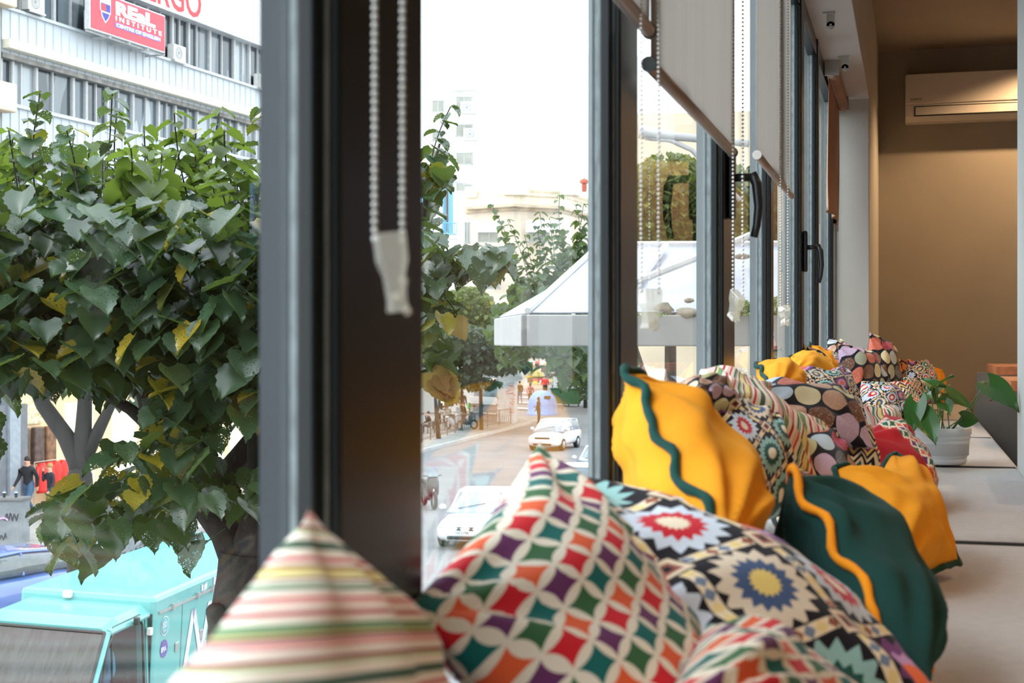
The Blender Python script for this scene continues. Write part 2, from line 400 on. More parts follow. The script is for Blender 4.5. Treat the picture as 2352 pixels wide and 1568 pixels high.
# ------------------------------------------------------------------ downlights (real lamps of the room)
LAMPS = [(1.0, 9.30, 120, 142), (1.1, 6.2, 45, 120), (1.6, 3.2, 45, 130), (1.5, .6, 45, 130), (3.2, 7.0, 80, 140), (3.3, 2.5, 70, 140), (2.6, -1.2, 70, 140), (2.4, 5.0, 70, 140)]
for i, (x, y, e, ang) in enumerate(LAMPS):
    t = thing('downlight', ['recessed warm ceiling downlight close to the far wall by the air conditioner', 'recessed warm ceiling downlight above the far end of the bench', 'recessed warm ceiling downlight level with the second window handle', 'recessed warm ceiling downlight above the camera side of the room', 'recessed warm ceiling downlight deep in the room near the far wall', 'recessed warm ceiling downlight by the right wall', 'recessed warm ceiling downlight behind the camera', 'recessed warm ceiling downlight in the middle of the room'][i], 'ceiling light', (x, y, CEIL), group='recessed downlights in the ceiling')
    MB().lathe([(.05, 0), (.055, -.006), (.045, -.008), (.040, -.001)], (x, y, CEIL), 20).obj('trim_ring', M_white, t, smooth=True)
    MB().lathe([(.0001, -.003), (.04, -.003)], (x, y, CEIL), 20).obj('lens', mat('lamp_lens', (1, .8, .5), emit=(1, .62, .28), es=12), t)
    L = bpy.data.objects.new('downlight_bulb', bpy.data.lights.new('downlight_bulb', 'SPOT')); C.objects.link(L)
    L.data.energy = e; L.data.color = (1, .62, .32); L.data.spot_size = math.radians(ang); L.data.spot_blend = .6 if i else .4; L.data.shadow_soft_size = .03
    L.location = (x, y, CEIL-.02); L.parent = t; L.matrix_parent_inverse = PM(t).inverted()
# ------------------------------------------------------------------ bench
bt = thing('window_bench', 'long grey upholstered bench running under the windows to the far wall', 'bench', (0, 3, 0))
MB().box(-.385, .33, -1.5, 9.98, 0, .36).obj('plinth', mat('plinth_paint', (.30, .31, .32), rough=.7), bt)
segs = [(-1.5, 1.1), (1.107, 3.14), (3.205, 5.03), (5.045, 6.55), (6.565, 7.95), (7.965, 9.97)]
def seatpad(y0, y1):
    n, k = 24, 12; V = []; me = MB()
    x0, x1 = -.38, .352
    rings = []
    for j in range(n+1):
        yy = y0+(y1-y0)*j/n
        ed = min(j, n-j)/n*(y1-y0)
        dz = -.012*math.exp(-(ed/.03)**2)
        r = .028; pr = [(x0, .362), (x0, .44+dz)]
        for q in range(7):
            xx = x0+.02+(x1-.05-x0)*q/6
            pr.append((xx, .452+dz+.004*noise.noise(Vector((xx*3, yy*2.2, 1)))))
        for q in range(1, 6):
            a = math.pi/2*(1-q/5); pr.append((x1-r+r*math.cos(a), .452+dz-r+r*math.sin(a)))
        pr.append((x1, .362))
        rings.append([(a_, yy, b_) for a_, b_ in pr])
    me.loft(rings); return me
for i, (a, b) in enumerate(segs):
    o = seatpad(a, b).obj('seat_cushion', M_bench, bt, smooth=True)
    e = MB().tube([(-.37, b-.004, .448), (.33, b-.004, .448), (.35, b-.004, .43), (.353, b-.004, .37)], .0035, 6).obj('piping', M_seam, o)
MB().box(-.38, .345, 3.142, 3.203, .362, .445).obj('gap_strip', mat('gap_strip', (.34, .32, .30), rough=.95, var=.1, vs=30), bt, bevel=.006)
# ------------------------------------------------------------------ cushions
CU = {
'stripe_near':((-0.339,0.768,0.773),(-0.235,0.380,0.710),(-0.305,0.702,0.474),(-0.371,1.102,0.562)),
'lattice_big':((-0.386,1.480,0.763),(-0.386,1.059,0.658),(-0.098,0.988,0.475),(-0.199,1.417,0.474)),
'kilim_front':((-0.386,1.571,0.726),(-0.086,1.818,0.510),(0.062,1.400,0.475),(-0.269,1.154,0.612)),
'lattice_small':((-0.170,1.226,0.628),(-0.115,1.528,0.475),(0.020,1.161,0.475),(-0.159,0.870,0.634)),
'yellow_big':((-0.348,1.792,0.836),(-0.387,2.183,0.752),(-0.193,1.905,0.571),(-0.185,1.494,0.646)),
'kilim_mid':((-0.386,2.351,0.768),(-0.276,2.736,0.749),(-0.194,2.414,0.580),(-0.283,2.033,0.593)),
'polka_mid':((-0.289,2.815,0.688),(-0.172,3.189,0.672),(-0.083,2.870,0.487),(-0.197,2.494,0.504)),
'green':((-0.146,1.803,0.707),(-0.166,2.211,0.627),(0.023,1.895,0.473),(0.012,1.490,0.517)),
'yellow_right':((-0.130,2.590,0.643),(-0.031,2.948,0.645),(0.080,2.648,0.477),(-0.039,2.287,0.475)),
'red_band':((-0.122,3.760,0.629),(-0.068,4.130,0.671),(0.064,3.864,0.474),(0.044,3.488,0.475)),
'chevron':((-0.267,3.414,0.698),(-0.114,3.746,0.654),(-0.069,3.405,0.538),(-0.199,3.068,0.586)),
'stripe_long':((-0.386,2.886,0.781),(-0.142,3.167,0.649),(-0.117,2.976,0.512),(-0.340,2.688,0.680)),
'stripe_back':((-0.386,2.690,0.818),(-0.296,3.037,0.761),(-0.166,2.669,0.620),(-0.363,2.331,0.760)),
'polka_wide':((-0.386,3.381,0.760),(-0.137,3.693,0.726),(-0.080,3.295,0.628),(-0.323,2.981,0.698)),
'polka_pale':((-0.386,2.300,0.793),(-0.338,2.643,0.782),(-0.284,2.483,0.729),(-0.335,2.142,0.751)),
'yellow_mid':((-0.387,3.693,0.814),(-0.349,4.063,0.778),(-0.257,3.721,0.719),(-0.311,3.354,0.737)),
'kilim_wide':((-0.386,4.282,0.787),(-0.195,4.635,0.790),(-0.116,4.272,0.611),(-0.304,3.909,0.662)),
'yellow_far':((-0.386,4.723,0.823),(-0.321,5.073,0.812),(-0.221,4.720,0.732),(-0.384,4.381,0.728)),
'polka_small':((-0.386,5.365,0.863),(-0.337,5.677,0.791),(-0.256,5.392,0.632),(-0.372,5.083,0.720)),
'yellow_slice':((-0.388,5.698,0.861),(-0.357,6.051,0.806),(-0.278,5.735,0.727),(-0.351,5.391,0.721)),
'kilim_small':((-0.387,6.105,0.853),(-0.325,6.465,0.782),(-0.252,6.125,0.680),(-0.354,5.773,0.714)),
'polka_bright':((-0.388,6.851,0.885),(-0.338,7.225,0.870),(-0.273,6.903,0.735),(-0.355,6.539,0.720)),
'polka_tall':((-0.272,5.564,0.863),(-0.181,5.947,0.837),(-0.072,5.628,0.666),(-0.208,5.261,0.639)),
'polka_taller':((-0.193,6.977,0.917),(-0.115,7.388,0.869),(-0.043,7.115,0.600),(-0.152,6.716,0.615)),
'polka_orange':((-0.107,8.238,0.782),(-0.011,8.602,0.770),(0.032,8.385,0.487),(-0.076,8.021,0.505)),
'kilim_dark':((-0.022,7.983,0.767),(0.079,8.342,0.773),(0.153,8.085,0.531),(0.015,7.732,0.521)),
'yellow_corner':((0.108,8.966,0.725),(0.181,9.331,0.696),(0.188,9.043,0.488),(0.091,8.680,0.516)),
'kilim_low':((-0.167,4.968,0.738),(-0.040,5.311,0.699),(-0.006,4.974,0.567),(-0.144,4.634,0.592)),
'chevron_low':((-0.116,6.053,0.712),(-0.032,6.422,0.672),(0.061,6.126,0.505),(-0.035,5.770,0.496)),
'stripe_low':((-0.150,4.572,0.671),(-0.062,4.910,0.629),(-0.018,4.582,0.558),(-0.102,4.246,0.559)),
'lattice_dark':((-0.089,7.638,0.684),(0.012,7.974,0.669),(0.053,7.668,0.521),(-0.048,7.331,0.539)),
}
def cushion(name, T, m, label, uvs=1.0, uo=None, pinch=.07, wr=.010, dent=0, dside='t', pipe=None, pw=.010, group=None, buckle=.0, seed=0, N=30, flip=False, sag=0.0, tip=1.0):
    cs = [Vector(p) for p in CU[name]]; a, b, c, d = cs
    nrm = (c-a).cross(b-d).normalized()
    ctr = sum(cs, Vector())/4
    if nrm.dot(Vector((0, 0, CZ))-ctr) < 0: nrm = -nrm
    L = ((a-b).length+(b-c).length)/2; dn = ((d+c)-(a+b))/2
    rnd = random.Random(seed); ph = [rnd.uniform(0, 99) for _ in range(4)]
    def surf(u, v, sd):     # u,v in -1..1 ; v=-1 top edge a-b
        k = pinch
        uu = u*(1-k*(1-v*v)*abs(u)**1.5); vv = v*(1-k*(1-u*u)*abs(v)**1.5)
        s, t = (uu+1)/2, (vv+1)/2
        p = (a*(1-s)+b*s)*(1-t)+(d*(1-s)+c*s)*t
        if dent:
            q = {'t': (u, (1-v)/2), 'l': (v, (1-u)/2)}[dside]
            p = p + (dn if dside == 't' else (b-a))*dent*math.exp(-(q[0]/.38)**2)*q[1]**2
        h = (max(0, 1-u*u)**.5)*(max(0, 1-v*v)**.5)
        # corner ears thinner
        e = abs(u*v); h *= 1-.5*e**2
        off = T/2*h*sd
        # wrinkles: soft folds radiating from corners + low noise
        w_ = 0
        for (cu_, cv_), f_ in (((-1,-1), ph[0]), ((1,-1), ph[1]), ((1,1), ph[2]), ((-1,1), ph[3])):
            dx, dy = u-cu_, v-cv_; r_ = math.hypot(dx, dy)
            if 1e-4 < r_ < 1.6:
                th = math.atan2(dy, dx); w_ += math.sin(th*11+f_+1.5*noise.noise(Vector((u*1.5, v*1.5, f_))))*math.exp(-((r_-.55)/.45)**2)
        edge = min(1, (1-abs(u))*5)*min(1, (1-abs(v))*5)
        lo = noise.noise(Vector((u*1.3+ph[0], v*1.3+ph[1], sd*3)))*1.6+.6*noise.noise(Vector((u*3.2+ph[2], v*3.2, sd*2)))
        p = p + nrm*(off + wr*(w_*.8+lo)*(.25+.75*edge)*sd*.9)
        ed2 = max(abs(u), abs(v))**6
        if buckle: p = p + nrm*buckle*ed2*(noise.noise(Vector((u*3.1+ph[3], v*3.1, 5)))*2+.5*math.sin((u+v)*9+ph[1]))
        if sag: p = p + Vector((0, 0, -sag))*(1-max(abs(u), abs(v))**2)
        p.z = max(p.z, .452); p.x = max(p.x, -.384 if p.y < 8 else -.21)
        return p
    verts = []; uvl = []; faces = []
    idx = {}
    for sd in (1, -1):
        for j in range(N+1):
            for i in range(N+1):
                bd = i in (0, N) or j in (0, N)
                if sd == -1 and bd: idx[(sd, i, j)] = idx[(1, i, j)]; continue
                u = math.sin((i/N-.5)*math.pi)*.55+(i/N*2-1)*.45; v = math.sin((j/N-.5)*math.pi)*.55+(j/N*2-1)*.45
                idx[(sd, i, j)] = len(verts); verts.append(surf(u, v, sd if not bd else 0.0)); uvl.append(((u+1)/2*uvs+(seed*.37 if uo is None else uo), (v+1)/2*uvs+(seed*.21 if uo is None else uo)))
    for sd in (1, -1):
        for j in range(N):
            for i in range(N):
                q = [idx[(sd, i, j)], idx[(sd, i+1, j)], idx[(sd, i+1, j+1)], idx[(sd, i, j+1)]]
                faces.append(q if sd == 1 else q[::-1])
    cat = 'cushion'
    root = None
    if pipe: root = thing('piped_cushion', label, cat, tuple(ctr), group=group)
    mb = MB(); mb.v = [tuple(p) for p in verts]; mb.f = [tuple(f) for f in faces]; mb.m = [0]*len(faces)
    o = mb.obj('cover' if pipe else {'lattice': 'patterned_cushion'}.get(name, 'patterned_cushion'), m, root, smooth=True)
    if not pipe: props(o, label, cat, group)
    ul = o.data.uv_layers.new(name='UVMap'); li = np.zeros(len(o.data.loops), dtype=np.int32); o.data.loops.foreach_get('vertex_index', li)
    ul.data.foreach_set('uv', np.array(uvl, dtype=np.float32)[li].ravel())
    if pipe:
        per = []
        n = 34
        for k in range(n): per.append((-1+2*k/n, -1))
        for k in range(n): per.append((1, -1+2*k/n))
        for k in range(n): per.append((1-2*k/n, 1))
        for k in range(n+1): per.append((-1, 1-2*k/n))
        pts = [surf(u, v, 0.0)+nrm*.001 for u, v in per]
        # push slightly outward
        out = []
        for p in pts:
            dr = (p-ctr); dr = dr - nrm*dr.dot(nrm); out.append(p+dr.normalized()*pw*.35)
        rr = [pw*.55*(1+.12*math.sin(i*1.9)) for i in range(len(out))]
        MB().tube(out, rr, 8).obj('piping', pipe, root, smooth=True)
    return o
F_lat = fabric('fabric_lattice', pat_lattice, k=12.5, rot=.1)
F_lat2 = fabric('fabric_lattice_small', pat_lattice, k=9, rot=.9)
F_str = fabric('fabric_serape', pat_stripe, k=2.9, rot=-math.pi/4)
F_str2 = fabric('fabric_serape_fine', pat_stripe, k=1.8, rot=math.pi/2)
F_kil = fabric('fabric_kilim', pat_kilim, k=2.2, rot=.12)
F_kil2 = fabric('fabric_kilim_fine', pat_kilim, k=3.0, rot=.5)
F_pol = fabric('fabric_polka', pat_polka, k=4.3)
F_pol2 = fabric('fabric_polka_warm', pat_polka, k=4.3, pal=1)
F_che = fabric('fabric_chevron', pat_chevron, k=5)
F_red = fabric('fabric_red_band', pat_redband)
V_yel = fabric('velvet_mustard', col=S(236, 156, 34), velvet=True)
V_grn = fabric('velvet_green', col=S(22, 62, 58), velvet=True)
P_grn = fabric('piping_green', col=S(20, 66, 60)); P_yel = fabric('piping_mustard', col=S(240, 150, 26))
cushion('stripe_near', .12, F_str, 'serape striped cushion nearest the camera, its corner pointing up against the thick mullion', pinch=.05, seed=1)
cushion('lattice_big', .17, F_lat, 'large cushion with interlocking red, teal and purple circles leaning on the glass in front', pinch=.05, wr=.011, seed=2, N=40, dent=0)
cushion('kilim_front', .16, F_kil, 'dark kilim cushion lying in front of the big mustard cushion, red star at its tip', pinch=.04, uo=2.62, seed=3, N=40)
cushion('lattice_small', .13, F_lat2, 'corner of an interlocking circles cushion at the bottom edge of the picture', pinch=.06, seed=4)
cushion('yellow_big', .165, V_yel, 'large mustard velvet cushion with green piping leaning on the second mullion', pipe=P_grn, pw=.011, buckle=.016, wr=.012, seed=5, N=44, pinch=.08)
cushion('kilim_mid', .15, F_kil, 'kilim cushion with a red and pale blue star just behind the large mustard one', seed=6, N=36)
cushion('polka_mid', .15, F_pol, 'dark cushion with big crimson and brown dots behind the green velvet one', seed=7)
cushion('green', .17, V_grn, 'dark green velvet cushion with mustard piping at the front of the pile', pipe=P_yel, pw=.010, buckle=.012, seed=8, N=44, pinch=.05)
cushion('yellow_right', .15, V_yel, 'mustard velvet cushion with green piping standing on the seat, rightmost of the mustard ones', pipe=P_grn, pw=.010, buckle=.006, dent=.16, seed=9, N=36)
cushion('red_band', .12, F_red, 'plain red cushion with a band of interlocking circles, beside the potted plant', seed=10, uo=0.0, pinch=.04)
cushion('chevron', .13, F_che, 'zigzag cushion in red, white and teal above the crimson dotted one', seed=11)
cushion('stripe_long', .13, F_str2, 'serape striped cushion stretched across the middle of the pile', seed=12)
cushion('stripe_back', .12, F_str2, 'serape striped cushion with its corner touching the glass by the third mullion', seed=13)
cushion('polka_wide', .14, F_pol, 'dark cushion with a row of lilac and cream dots lying across the pile', seed=14)
cushion('polka_pale', .10, F_pol, 'pale sunlit dotted cushion against the glass behind the large mustard one', seed=15)
cushion('yellow_mid', .13, V_yel, 'mustard velvet cushion touching the glass between the third and fourth mullions', pipe=P_grn, pw=.010, buckle=.010, seed=16)
cushion('kilim_wide', .13, F_kil2, 'sagging kilim cushion with a blue star and a purple tip', dent=.18, seed=17)
cushion('yellow_far', .13, V_yel, 'crumpled mustard velvet cushion farthest along the windows', pipe=P_grn, pw=.010, buckle=.014, dent=.12, seed=18)
cushion('polka_small', .11, F_pol, 'small dotted cushion just behind the crumpled mustard one', seed=19)
cushion('yellow_slice', .10, V_yel, 'slice of a mustard velvet cushion behind the small dotted one', pipe=P_grn, pw=.010, seed=20)
cushion('kilim_small', .11, F_kil2, 'small kilim cushion behind the slice of mustard velvet', seed=21)
cushion('polka_bright', .11, F_pol, 'sunlit dotted cushion against the last window', seed=22, buckle=.01)
cushion('polka_tall', .12, F_pol, 'dotted cushion standing upright with a lilac and crimson top edge', dent=.05, seed=23)
cushion('polka_taller', .12, F_pol, 'dotted cushion standing tallest of all by the white pillar', seed=24)
cushion('polka_orange', .12, F_pol2, 'cushion with orange dots in the shade by the far wall', seed=25)
cushion('kilim_dark', .14, F_kil2, 'dark kilim cushion standing on the seat near the far wall', seed=26)
cushion('yellow_corner', .09, V_yel, 'corner of a mustard cushion behind the dark kilim one by the far wall', seed=27)
cushion('kilim_low', .12, F_kil2, 'kilim cushion with a red star low on the pile left of the plant', seed=28)
cushion('chevron_low', .12, F_che, 'fine zigzag cushion leaning down behind the plant leaves', seed=29)
cushion('stripe_low', .11, F_str2, 'serape striped cushion peeping out beside the red cushion', seed=30)
cushion('lattice_dark', .11, F_lat2, 'dark orange circles cushion between the tallest dotted and dark kilim ones', seed=31)

# ------------------------------------------------------------------ roller blinds with bead chains
def cloth(y0, y1, x, z0, z1, m, nm, parent, skew=0.0, seed=0, amp=.006):
    n, k = 26, 30; mb = MB(); rings = []
    for j in range(k+1):
        z = z1+(z0-z1)*j/k; f = j/k
        rings.append([(x+amp*(f*.9+.1)*(math.sin(i/n*17+seed+1.2*math.sin(f*3+i*.3))*.6+1.5*noise.noise(Vector((i/n*5, f*.8, seed)))), y0+(y1-y0)*i/n, z) for i in range(n+1)])
    mb.loft(rings, cap=False, closed=False)
    return mb.obj(nm, m, parent, smooth=True, solid=.0012)
def beads(mb, p0, p1, sp=.0062, r=.0023, sway=0.0):
    p0 = Vector(p0); p1 = Vector(p1); n = int((p1-p0).length/sp)
    for i in range(n+1):
        f = i/n; q = p0.lerp(p1, f)+Vector((0, 1, 0))*sway*math.sin(f*math.pi); mb.ball(q, r, 6)
def chainset(parent, A, B, clip_tilt, size=1.0, sp=.0062, r=.0023):
    """A,B = lower ends (Vector) of both strands; up to z top"""
    ztop = 2.12
    mb = MB(); beads(mb, (B.x, B.y, ztop), B, sp, r); mb.obj('bead_chain', M_bead, parent, smooth=True)
    mb = MB(); beads(mb, (A.x, A.y+.0, ztop), A, sp, r); ch = mb.obj('bead_chain', M_bead, parent, smooth=True)
    m = (A+B)/2; ax = (B-A); ax.z = 0; wdt = ax.length; ax.normalize(); up = Vector((0, 0, 1)); nr = ax.cross(up)
    R = Matrix.Rotation(clip_tilt, 4, nr); ax2 = R @ ax; dn = R @ Vector((0, 0, -1))
    w1, w2, Lh, th = wdt*.46+.001, wdt*.30, .062*size, .009*size
    o = m+Vector((0, 0, .004))
    k = MB(); prof = [(0, w1, th), (.35, w1*.98, th), (.55, w2*1.15, th*.8), (.85, w2, th*.8), (1, w2*1.1, th*1.1)]
    rings = []
    for f, ww, t in prof:
        c_ = o+dn*Lh*f; rings.append([c_-ax2*ww-nr*t, c_+ax2*ww-nr*t, c_+ax2*ww+nr*t, c_-ax2*ww+nr*t])
    k.loft(rings); k.box(0, 0, 0, 0, 0, 0)
    k.v = k.v[:-8]; k.f = k.f[:-6]; k.m = k.m[:-6]
    c_ = o+dn*Lh*.8; k.tube([c_-nr*(th+.002), c_+nr*(th+.002)], .0035*size, 8)
    for sgn in (.62, 1.0):
        e = o+dn*Lh*sgn+ax2*w2*1.1; k.ball(e, .004*size, 8)
    k.obj('chain_weight', M_clear, ch, bevel=.0015)
BL = [(.96, 1.95, -.352, 1.302, M_alu, 'dark'), (2.0, 2.955, -.358, 1.262, M_alu, 'dark'), (3.46, 4.44, -.358, 1.318, M_alu, 'white')]
labs = ['grey roller blind nearest the camera, only its bottom bar end in view', 'long grey roller blind beside the first window handle, dark cap on its bar', 'grey roller blind between the two window handles, white cap on its bar', 'short brown roller blind by the white pillar with its tube showing']
CH = [(Py(861, 548, .83), Py(925, 552, .84), .12), (Px(1473, 668, -.34), Px(1513, 672, -.322), .0), (Px(1684, 682, -.335), Px(1706, 676, -.312), -.45), (Px(1793, 708, -.335), Px(1810, 704, -.312), .1)]
M_endd = mat('cap_dark', (.03, .04, .04), rough=.4)
def chain_pts(p, q, x):
    return p, q
for i, (y0, y1, x, zb, mb_, cap) in enumerate(BL):
    t = thing('roller_blind', labs[i], 'blind', (x, y0, zb), group=None)
    cloth(y0, y1, x, zb, 2.10, M_cloth, 'fabric', t, seed=i*3.1)
    br = MB().tube([(x, y0-.006, zb), (x, y1+.006, zb)], .0098, 14).obj('bottom_bar', mb_, t, smooth=False)
    for p in br.data.polygons: p.use_smooth = len(p.vertices) == 4
    for yy, dy in ((y0, -.012), (y1, .008)):
        MB().tube([(x, yy+dy-.002, zb), (x, yy+dy+.006, zb)], .0112, 14).obj('end_cap', M_endd if cap == 'dark' else M_white, br)
    MB().tube([(x-.004, y0-.02, 2.125), (x-.004, y1+.02, 2.125)], .021, 16).obj('roller_tube', M_cloth, t, smooth=True)
    A, B, tl = CH[i+1]
    chainset(t, Vector(A), Vector(B), tl, size=.85, sp=.0062*(1 if i < 1 else 1.25), r=.0023*(1 if i < 1 else 1.2))
t = thing('roller_blind', 'rolled-up blind above the picture, its bead chain hanging before the thick mullion', 'blind', (-.34, .3, 2.12))
MB().tube([(-.356, -.4, 2.125), (-.356, .88, 2.125)], .024, 16).obj('roller_tube', M_cloth, t, smooth=True)
chainset(t, Vector(CH[0][0]), Vector(CH[0][1]), CH[0][2], size=.80, sp=.0053, r=.00215)
t = thing('roller_blind', labs[3], 'blind', (-.36, 6.7, 1.47))
M_brown = mat('blind_brown', (.40, .25, .17), rough=.9, var=.08, vs=6)
cloth(6.72, 7.68, -.37, 1.478, 2.10, M_brown, 'fabric', t, seed=9, amp=.012)
MB().tube([(-.352, 6.70, 2.112), (-.352, 7.70, 2.112)], .030, 18).obj('roller_tube', M_brown, t, smooth=True)
MB().box(-.385, -.32, 6.672, 6.682, 2.09, 2.16).tube([(-.352, 6.684, 2.112), (-.352, 6.700, 2.112)], .026, 18).obj('bracket', M_steel, t)
MB().box(-.385, -.32, 7.70, 7.71, 2.09, 2.16).obj('bracket', M_steel, t)
MB().box(-.372, -.366, 7.55, 7.57, 1.44, 1.50).obj('hook', M_white, t)
# spare brackets and label on the soffit
for k, (px, py, y) in enumerate(((1908, 50, 5.7), (1941, 148, 6.6))):
    p = Py(px, py, y)
    b_ = MB(); b_.box(p.x-.03, p.x+.012, y-.012, y+.03, 2.152, 2.16); b_.box(p.x-.016, p.x+.016, y-.003, y+.003, 2.105, 2.152)
    b_.lathe([(.0001, -.003), (.016, -.003), (.016, .003), (.0001, .003)], (p.x, y, 2.107), 16, axis='y')
    b_.lathe([(.0001, -.006), (.005, -.006)], (p.x, y, 2.108), 12, axis='y')
    b_.obj('blind_bracket', M_steel, label=['empty metal blind bracket under the soffit, nearer the camera', 'empty metal blind bracket under the soffit beside the brown blind'][k], cat='bracket')
p = Py(1868, 20, 4.75)
MB().box(p.x-.03, p.x+.03, p.y-.1, p.y+.05, 2.150, 2.16).obj('alarm_contact', M_white, label='small white plastic box stuck under the soffit', cat='sensor', bevel=.004)
# ------------------------------------------------------------------ air conditioner on the far wall
ac = thing('air_conditioner', 'white wall mounted split air conditioner high on the far brown wall', 'air conditioner', (.5, YF, 2.4))
xl = Py(2079, 220, 9.78).x; zt = Py(2079, 170, 9.78).z; zb = Py(2079, 279, 9.78).z
M_ac = mat('ac_shell', (.64, .60, .55), rough=.35, var=.02)
prof = [(YF, zb+.02), (YF, zt), (YF-.18, zt), (YF-.215, zt-.012), (YF-.222, zb+.10), (YF-.215, zb+.03), (YF-.17, zb), (YF-.05, zb)]
MB().loft([[(xl, y, z) for y, z in prof], [(xl+1.0, y, z) for y, z in prof]]).obj('casing', M_ac, ac, bevel=.008)
MB().box(xl+.005, xl+.995, YF-.232, YF-.215, zb+.112, zt-.005).obj('front_panel', M_ac, ac, bevel=.006)
fl = MB().box(xl+.065, xl+.935, YF-.229, YF-.219, zb+.038, zb+.092).obj('air_flap', M_ac, ac, bevel=.003)
MB().box(xl+.058, xl+.942, YF-.2235, YF-.2215, zb+.030, zb+.098).obj('flap_gap', M_black, ac)
text('brand_mark', 'DAIKIN', .022, M_black, Matrix.Translation((xl+.033, YF-.2325, zb+.135)) @ Matrix.Rotation(math.pi/2, 4, 'X'), ac, ext=.0006)
# ------------------------------------------------------------------ tables beside the bench
def table(x0, x1, y0, y1, zt, lab, th=.042):
    t = thing('side_table', lab, 'table', ((x0+x1)/2, (y0+y1)/2, 0))
    MB().box(x0, x1, y0, y1, zt-th, zt).obj('table_top', M_wood, t, bevel=.002)
    MB().box(x0+.42, x0+.48, (y0+y1)/2-.03, (y0+y1)/2+.03, .02, zt-th).obj('leg', M_black, t)
    MB().box(x0+.2, x0+.7, y0+.15, y1-.15, 0, .02).obj('foot_plate', M_black, t)
p1 = Pd(2269.6, 832, 7.75); q1 = Pd(2293, 841.5, 7.0)
table(.385, 1.2, 7.15, 8.0, CZ-.118, 'oak topped table past the bench end nearest the far wall')
table(.37, 1.15, 5.85, 6.55, CZ-.152, 'lower oak topped table overlapping the farther one beside the bench')
table(.365, 1.1, 3.80, 4.44, CZ-.163, 'oak topped table beside the pale post at the right edge', th=.06)
mb = MB(); mb.obox((.30, 8.2, 0), (1.1, 0, 0), (0, .05, 0), (.045, 0, .70)); mb.obj('low_partition', mat('partition_grey', (.27, .28, .27), rough=.8, var=.05), label='grey leaning partition panel under the oak table tops', cat='partition')
# ------------------------------------------------------------------ potted plant
PB = Py(2162, 1055, 5.07); PC = Vector((PB.x, 5.07, .455))
pt = thing('potted_plant', 'heart-leaved green plant in a ribbed white pot on the bench', 'plant', tuple(PC))
prof = [(.0001, 0), (.078, 0), (.080, .004)]
z = .004
for k in range(6):
    r0 = .081+.0026*k; prof += [(r0+.0005, z+.002), (r0+.0018, z+.006), (r0+.0018, z+.0125), (r0-.0008, z+.0150)]; z += .0158
prof += [(.0985, z+.003), (.0985, z+.022), (.0965, z+.024), (.094, z+.022), (.090, .03), (.0001, .03)]
MB().lathe(prof, PC, 48).obj('pot', mat('white_ceramic', (.72, .73, .74), rough=.35, var=.02), pt, smooth=True)
MB().lathe([(.0001, .085), (.05, .088), (.088, .084)], PC, 24).obj('soil', mat('soil', (.03, .022, .016), rough=1, var=.5, vs=60), pt)
M_stem = mat('plant_stem', S(96, 122, 70), rough=.5)
def leafmat(name, base, gloss=.35, warm=None, trans=.35, alpha_holes=False, vary=.35, spec=.5):
    m, nt, b = newmat(name)
    g = nt.nodes.new('ShaderNodeNewGeometry'); r = X(nt, g.outputs['Random Per Island'])
    dk = tuple(c*(1-vary) for c in base); lt = tuple(min(1, c*(1+vary)) for c in base)
    cols = [(0, dk), (.5, base), (.86, lt)]
    if warm: cols = [(0, dk), (.5, base), (.90, lt), (.955, warm), (1.0, warm)]
    c = ramp(nt, r, cols, 'LINEAR')
    n = noisetex(nt, 25, 3); c = mixc(nt, n*.5, c, dk)
    nt.links.new(c, b.inputs['Base Color']); b.inputs['Roughness'].default_value = gloss; b.inputs['Specular IOR Level'].default_value = spec
    tr = nt.nodes.new('ShaderNodeBsdfTranslucent'); nt.links.new(mixc(nt, .6, c, (.22, .32, .03)), tr.inputs[0])
    mx = nt.nodes.new('ShaderNodeMixShader'); mx.inputs[0].default_value = trans; nt.links.new(b.outputs[0], mx.inputs[1]); nt.links.new(tr.outputs[0], mx.inputs[2])
    last = mx.outputs[0]
    if alpha_holes:
        h = noisetex(nt, 240, 1); big = noisetex(nt, 7, 2)
        hol = h.gt(.655)*(r.gt(.35))*big.gt(.42)
        tp = nt.nodes.new('ShaderNodeBsdfTransparent'); m2 = nt.nodes.new('ShaderNodeMixShader')
        nt.links.new(hol.k, m2.inputs[0]); nt.links.new(last, m2.inputs[1]); nt.links.new(tp.outputs[0], m2.inputs[2]); last = m2.outputs[0]
    nt.links.new(last, nt.nodes['Material Output'].inputs[0]); return m
M_pleaf = leafmat('pothos_leaf', S(46, 92, 40), gloss=.3, trans=.2, vary=.2)
def leaf_grid(L, W, cup=.15, curl=.25, heart=.28, nu=6, nv=8):
    """rows along length; returns verts, faces; origin at stalk; +x length, z normal"""
    V = []; Fc = []
    for j in range(nv+1):
        f = j/nv; hw = W/2*(math.sin(math.pi*min(1, (f*.93+.07))**.62)**.9 if f < 1 else 0)
        for i in range(nu+1):
            s_ = i/nu*2-1; x = L*f - heart*L*abs(s_)**1.5*(1-f)**2.5
            z = cup*W*abs(s_) - curl*L*f*f
            V.append((x, s_*hw, z))
    for j in range(nv):
        for i in range(nu):
            a = j*(nu+1)+i; Fc.append((a, a+1, a+nu+2, a+nu+1))
    return V, Fc
def add_leaf(mb, pos, d, n, L, W, **k):
    d = Vector(d).normalized(); n = Vector(n); n = (n-d*n.dot(d)).normalized(); y = n.cross(d)
    V, Fc = leaf_grid(L, W, **k)
    mb.add([Vector(pos)+d*v[0]+y*v[1]+n*v[2] for v in V], Fc)
dp = PC.y/1.0
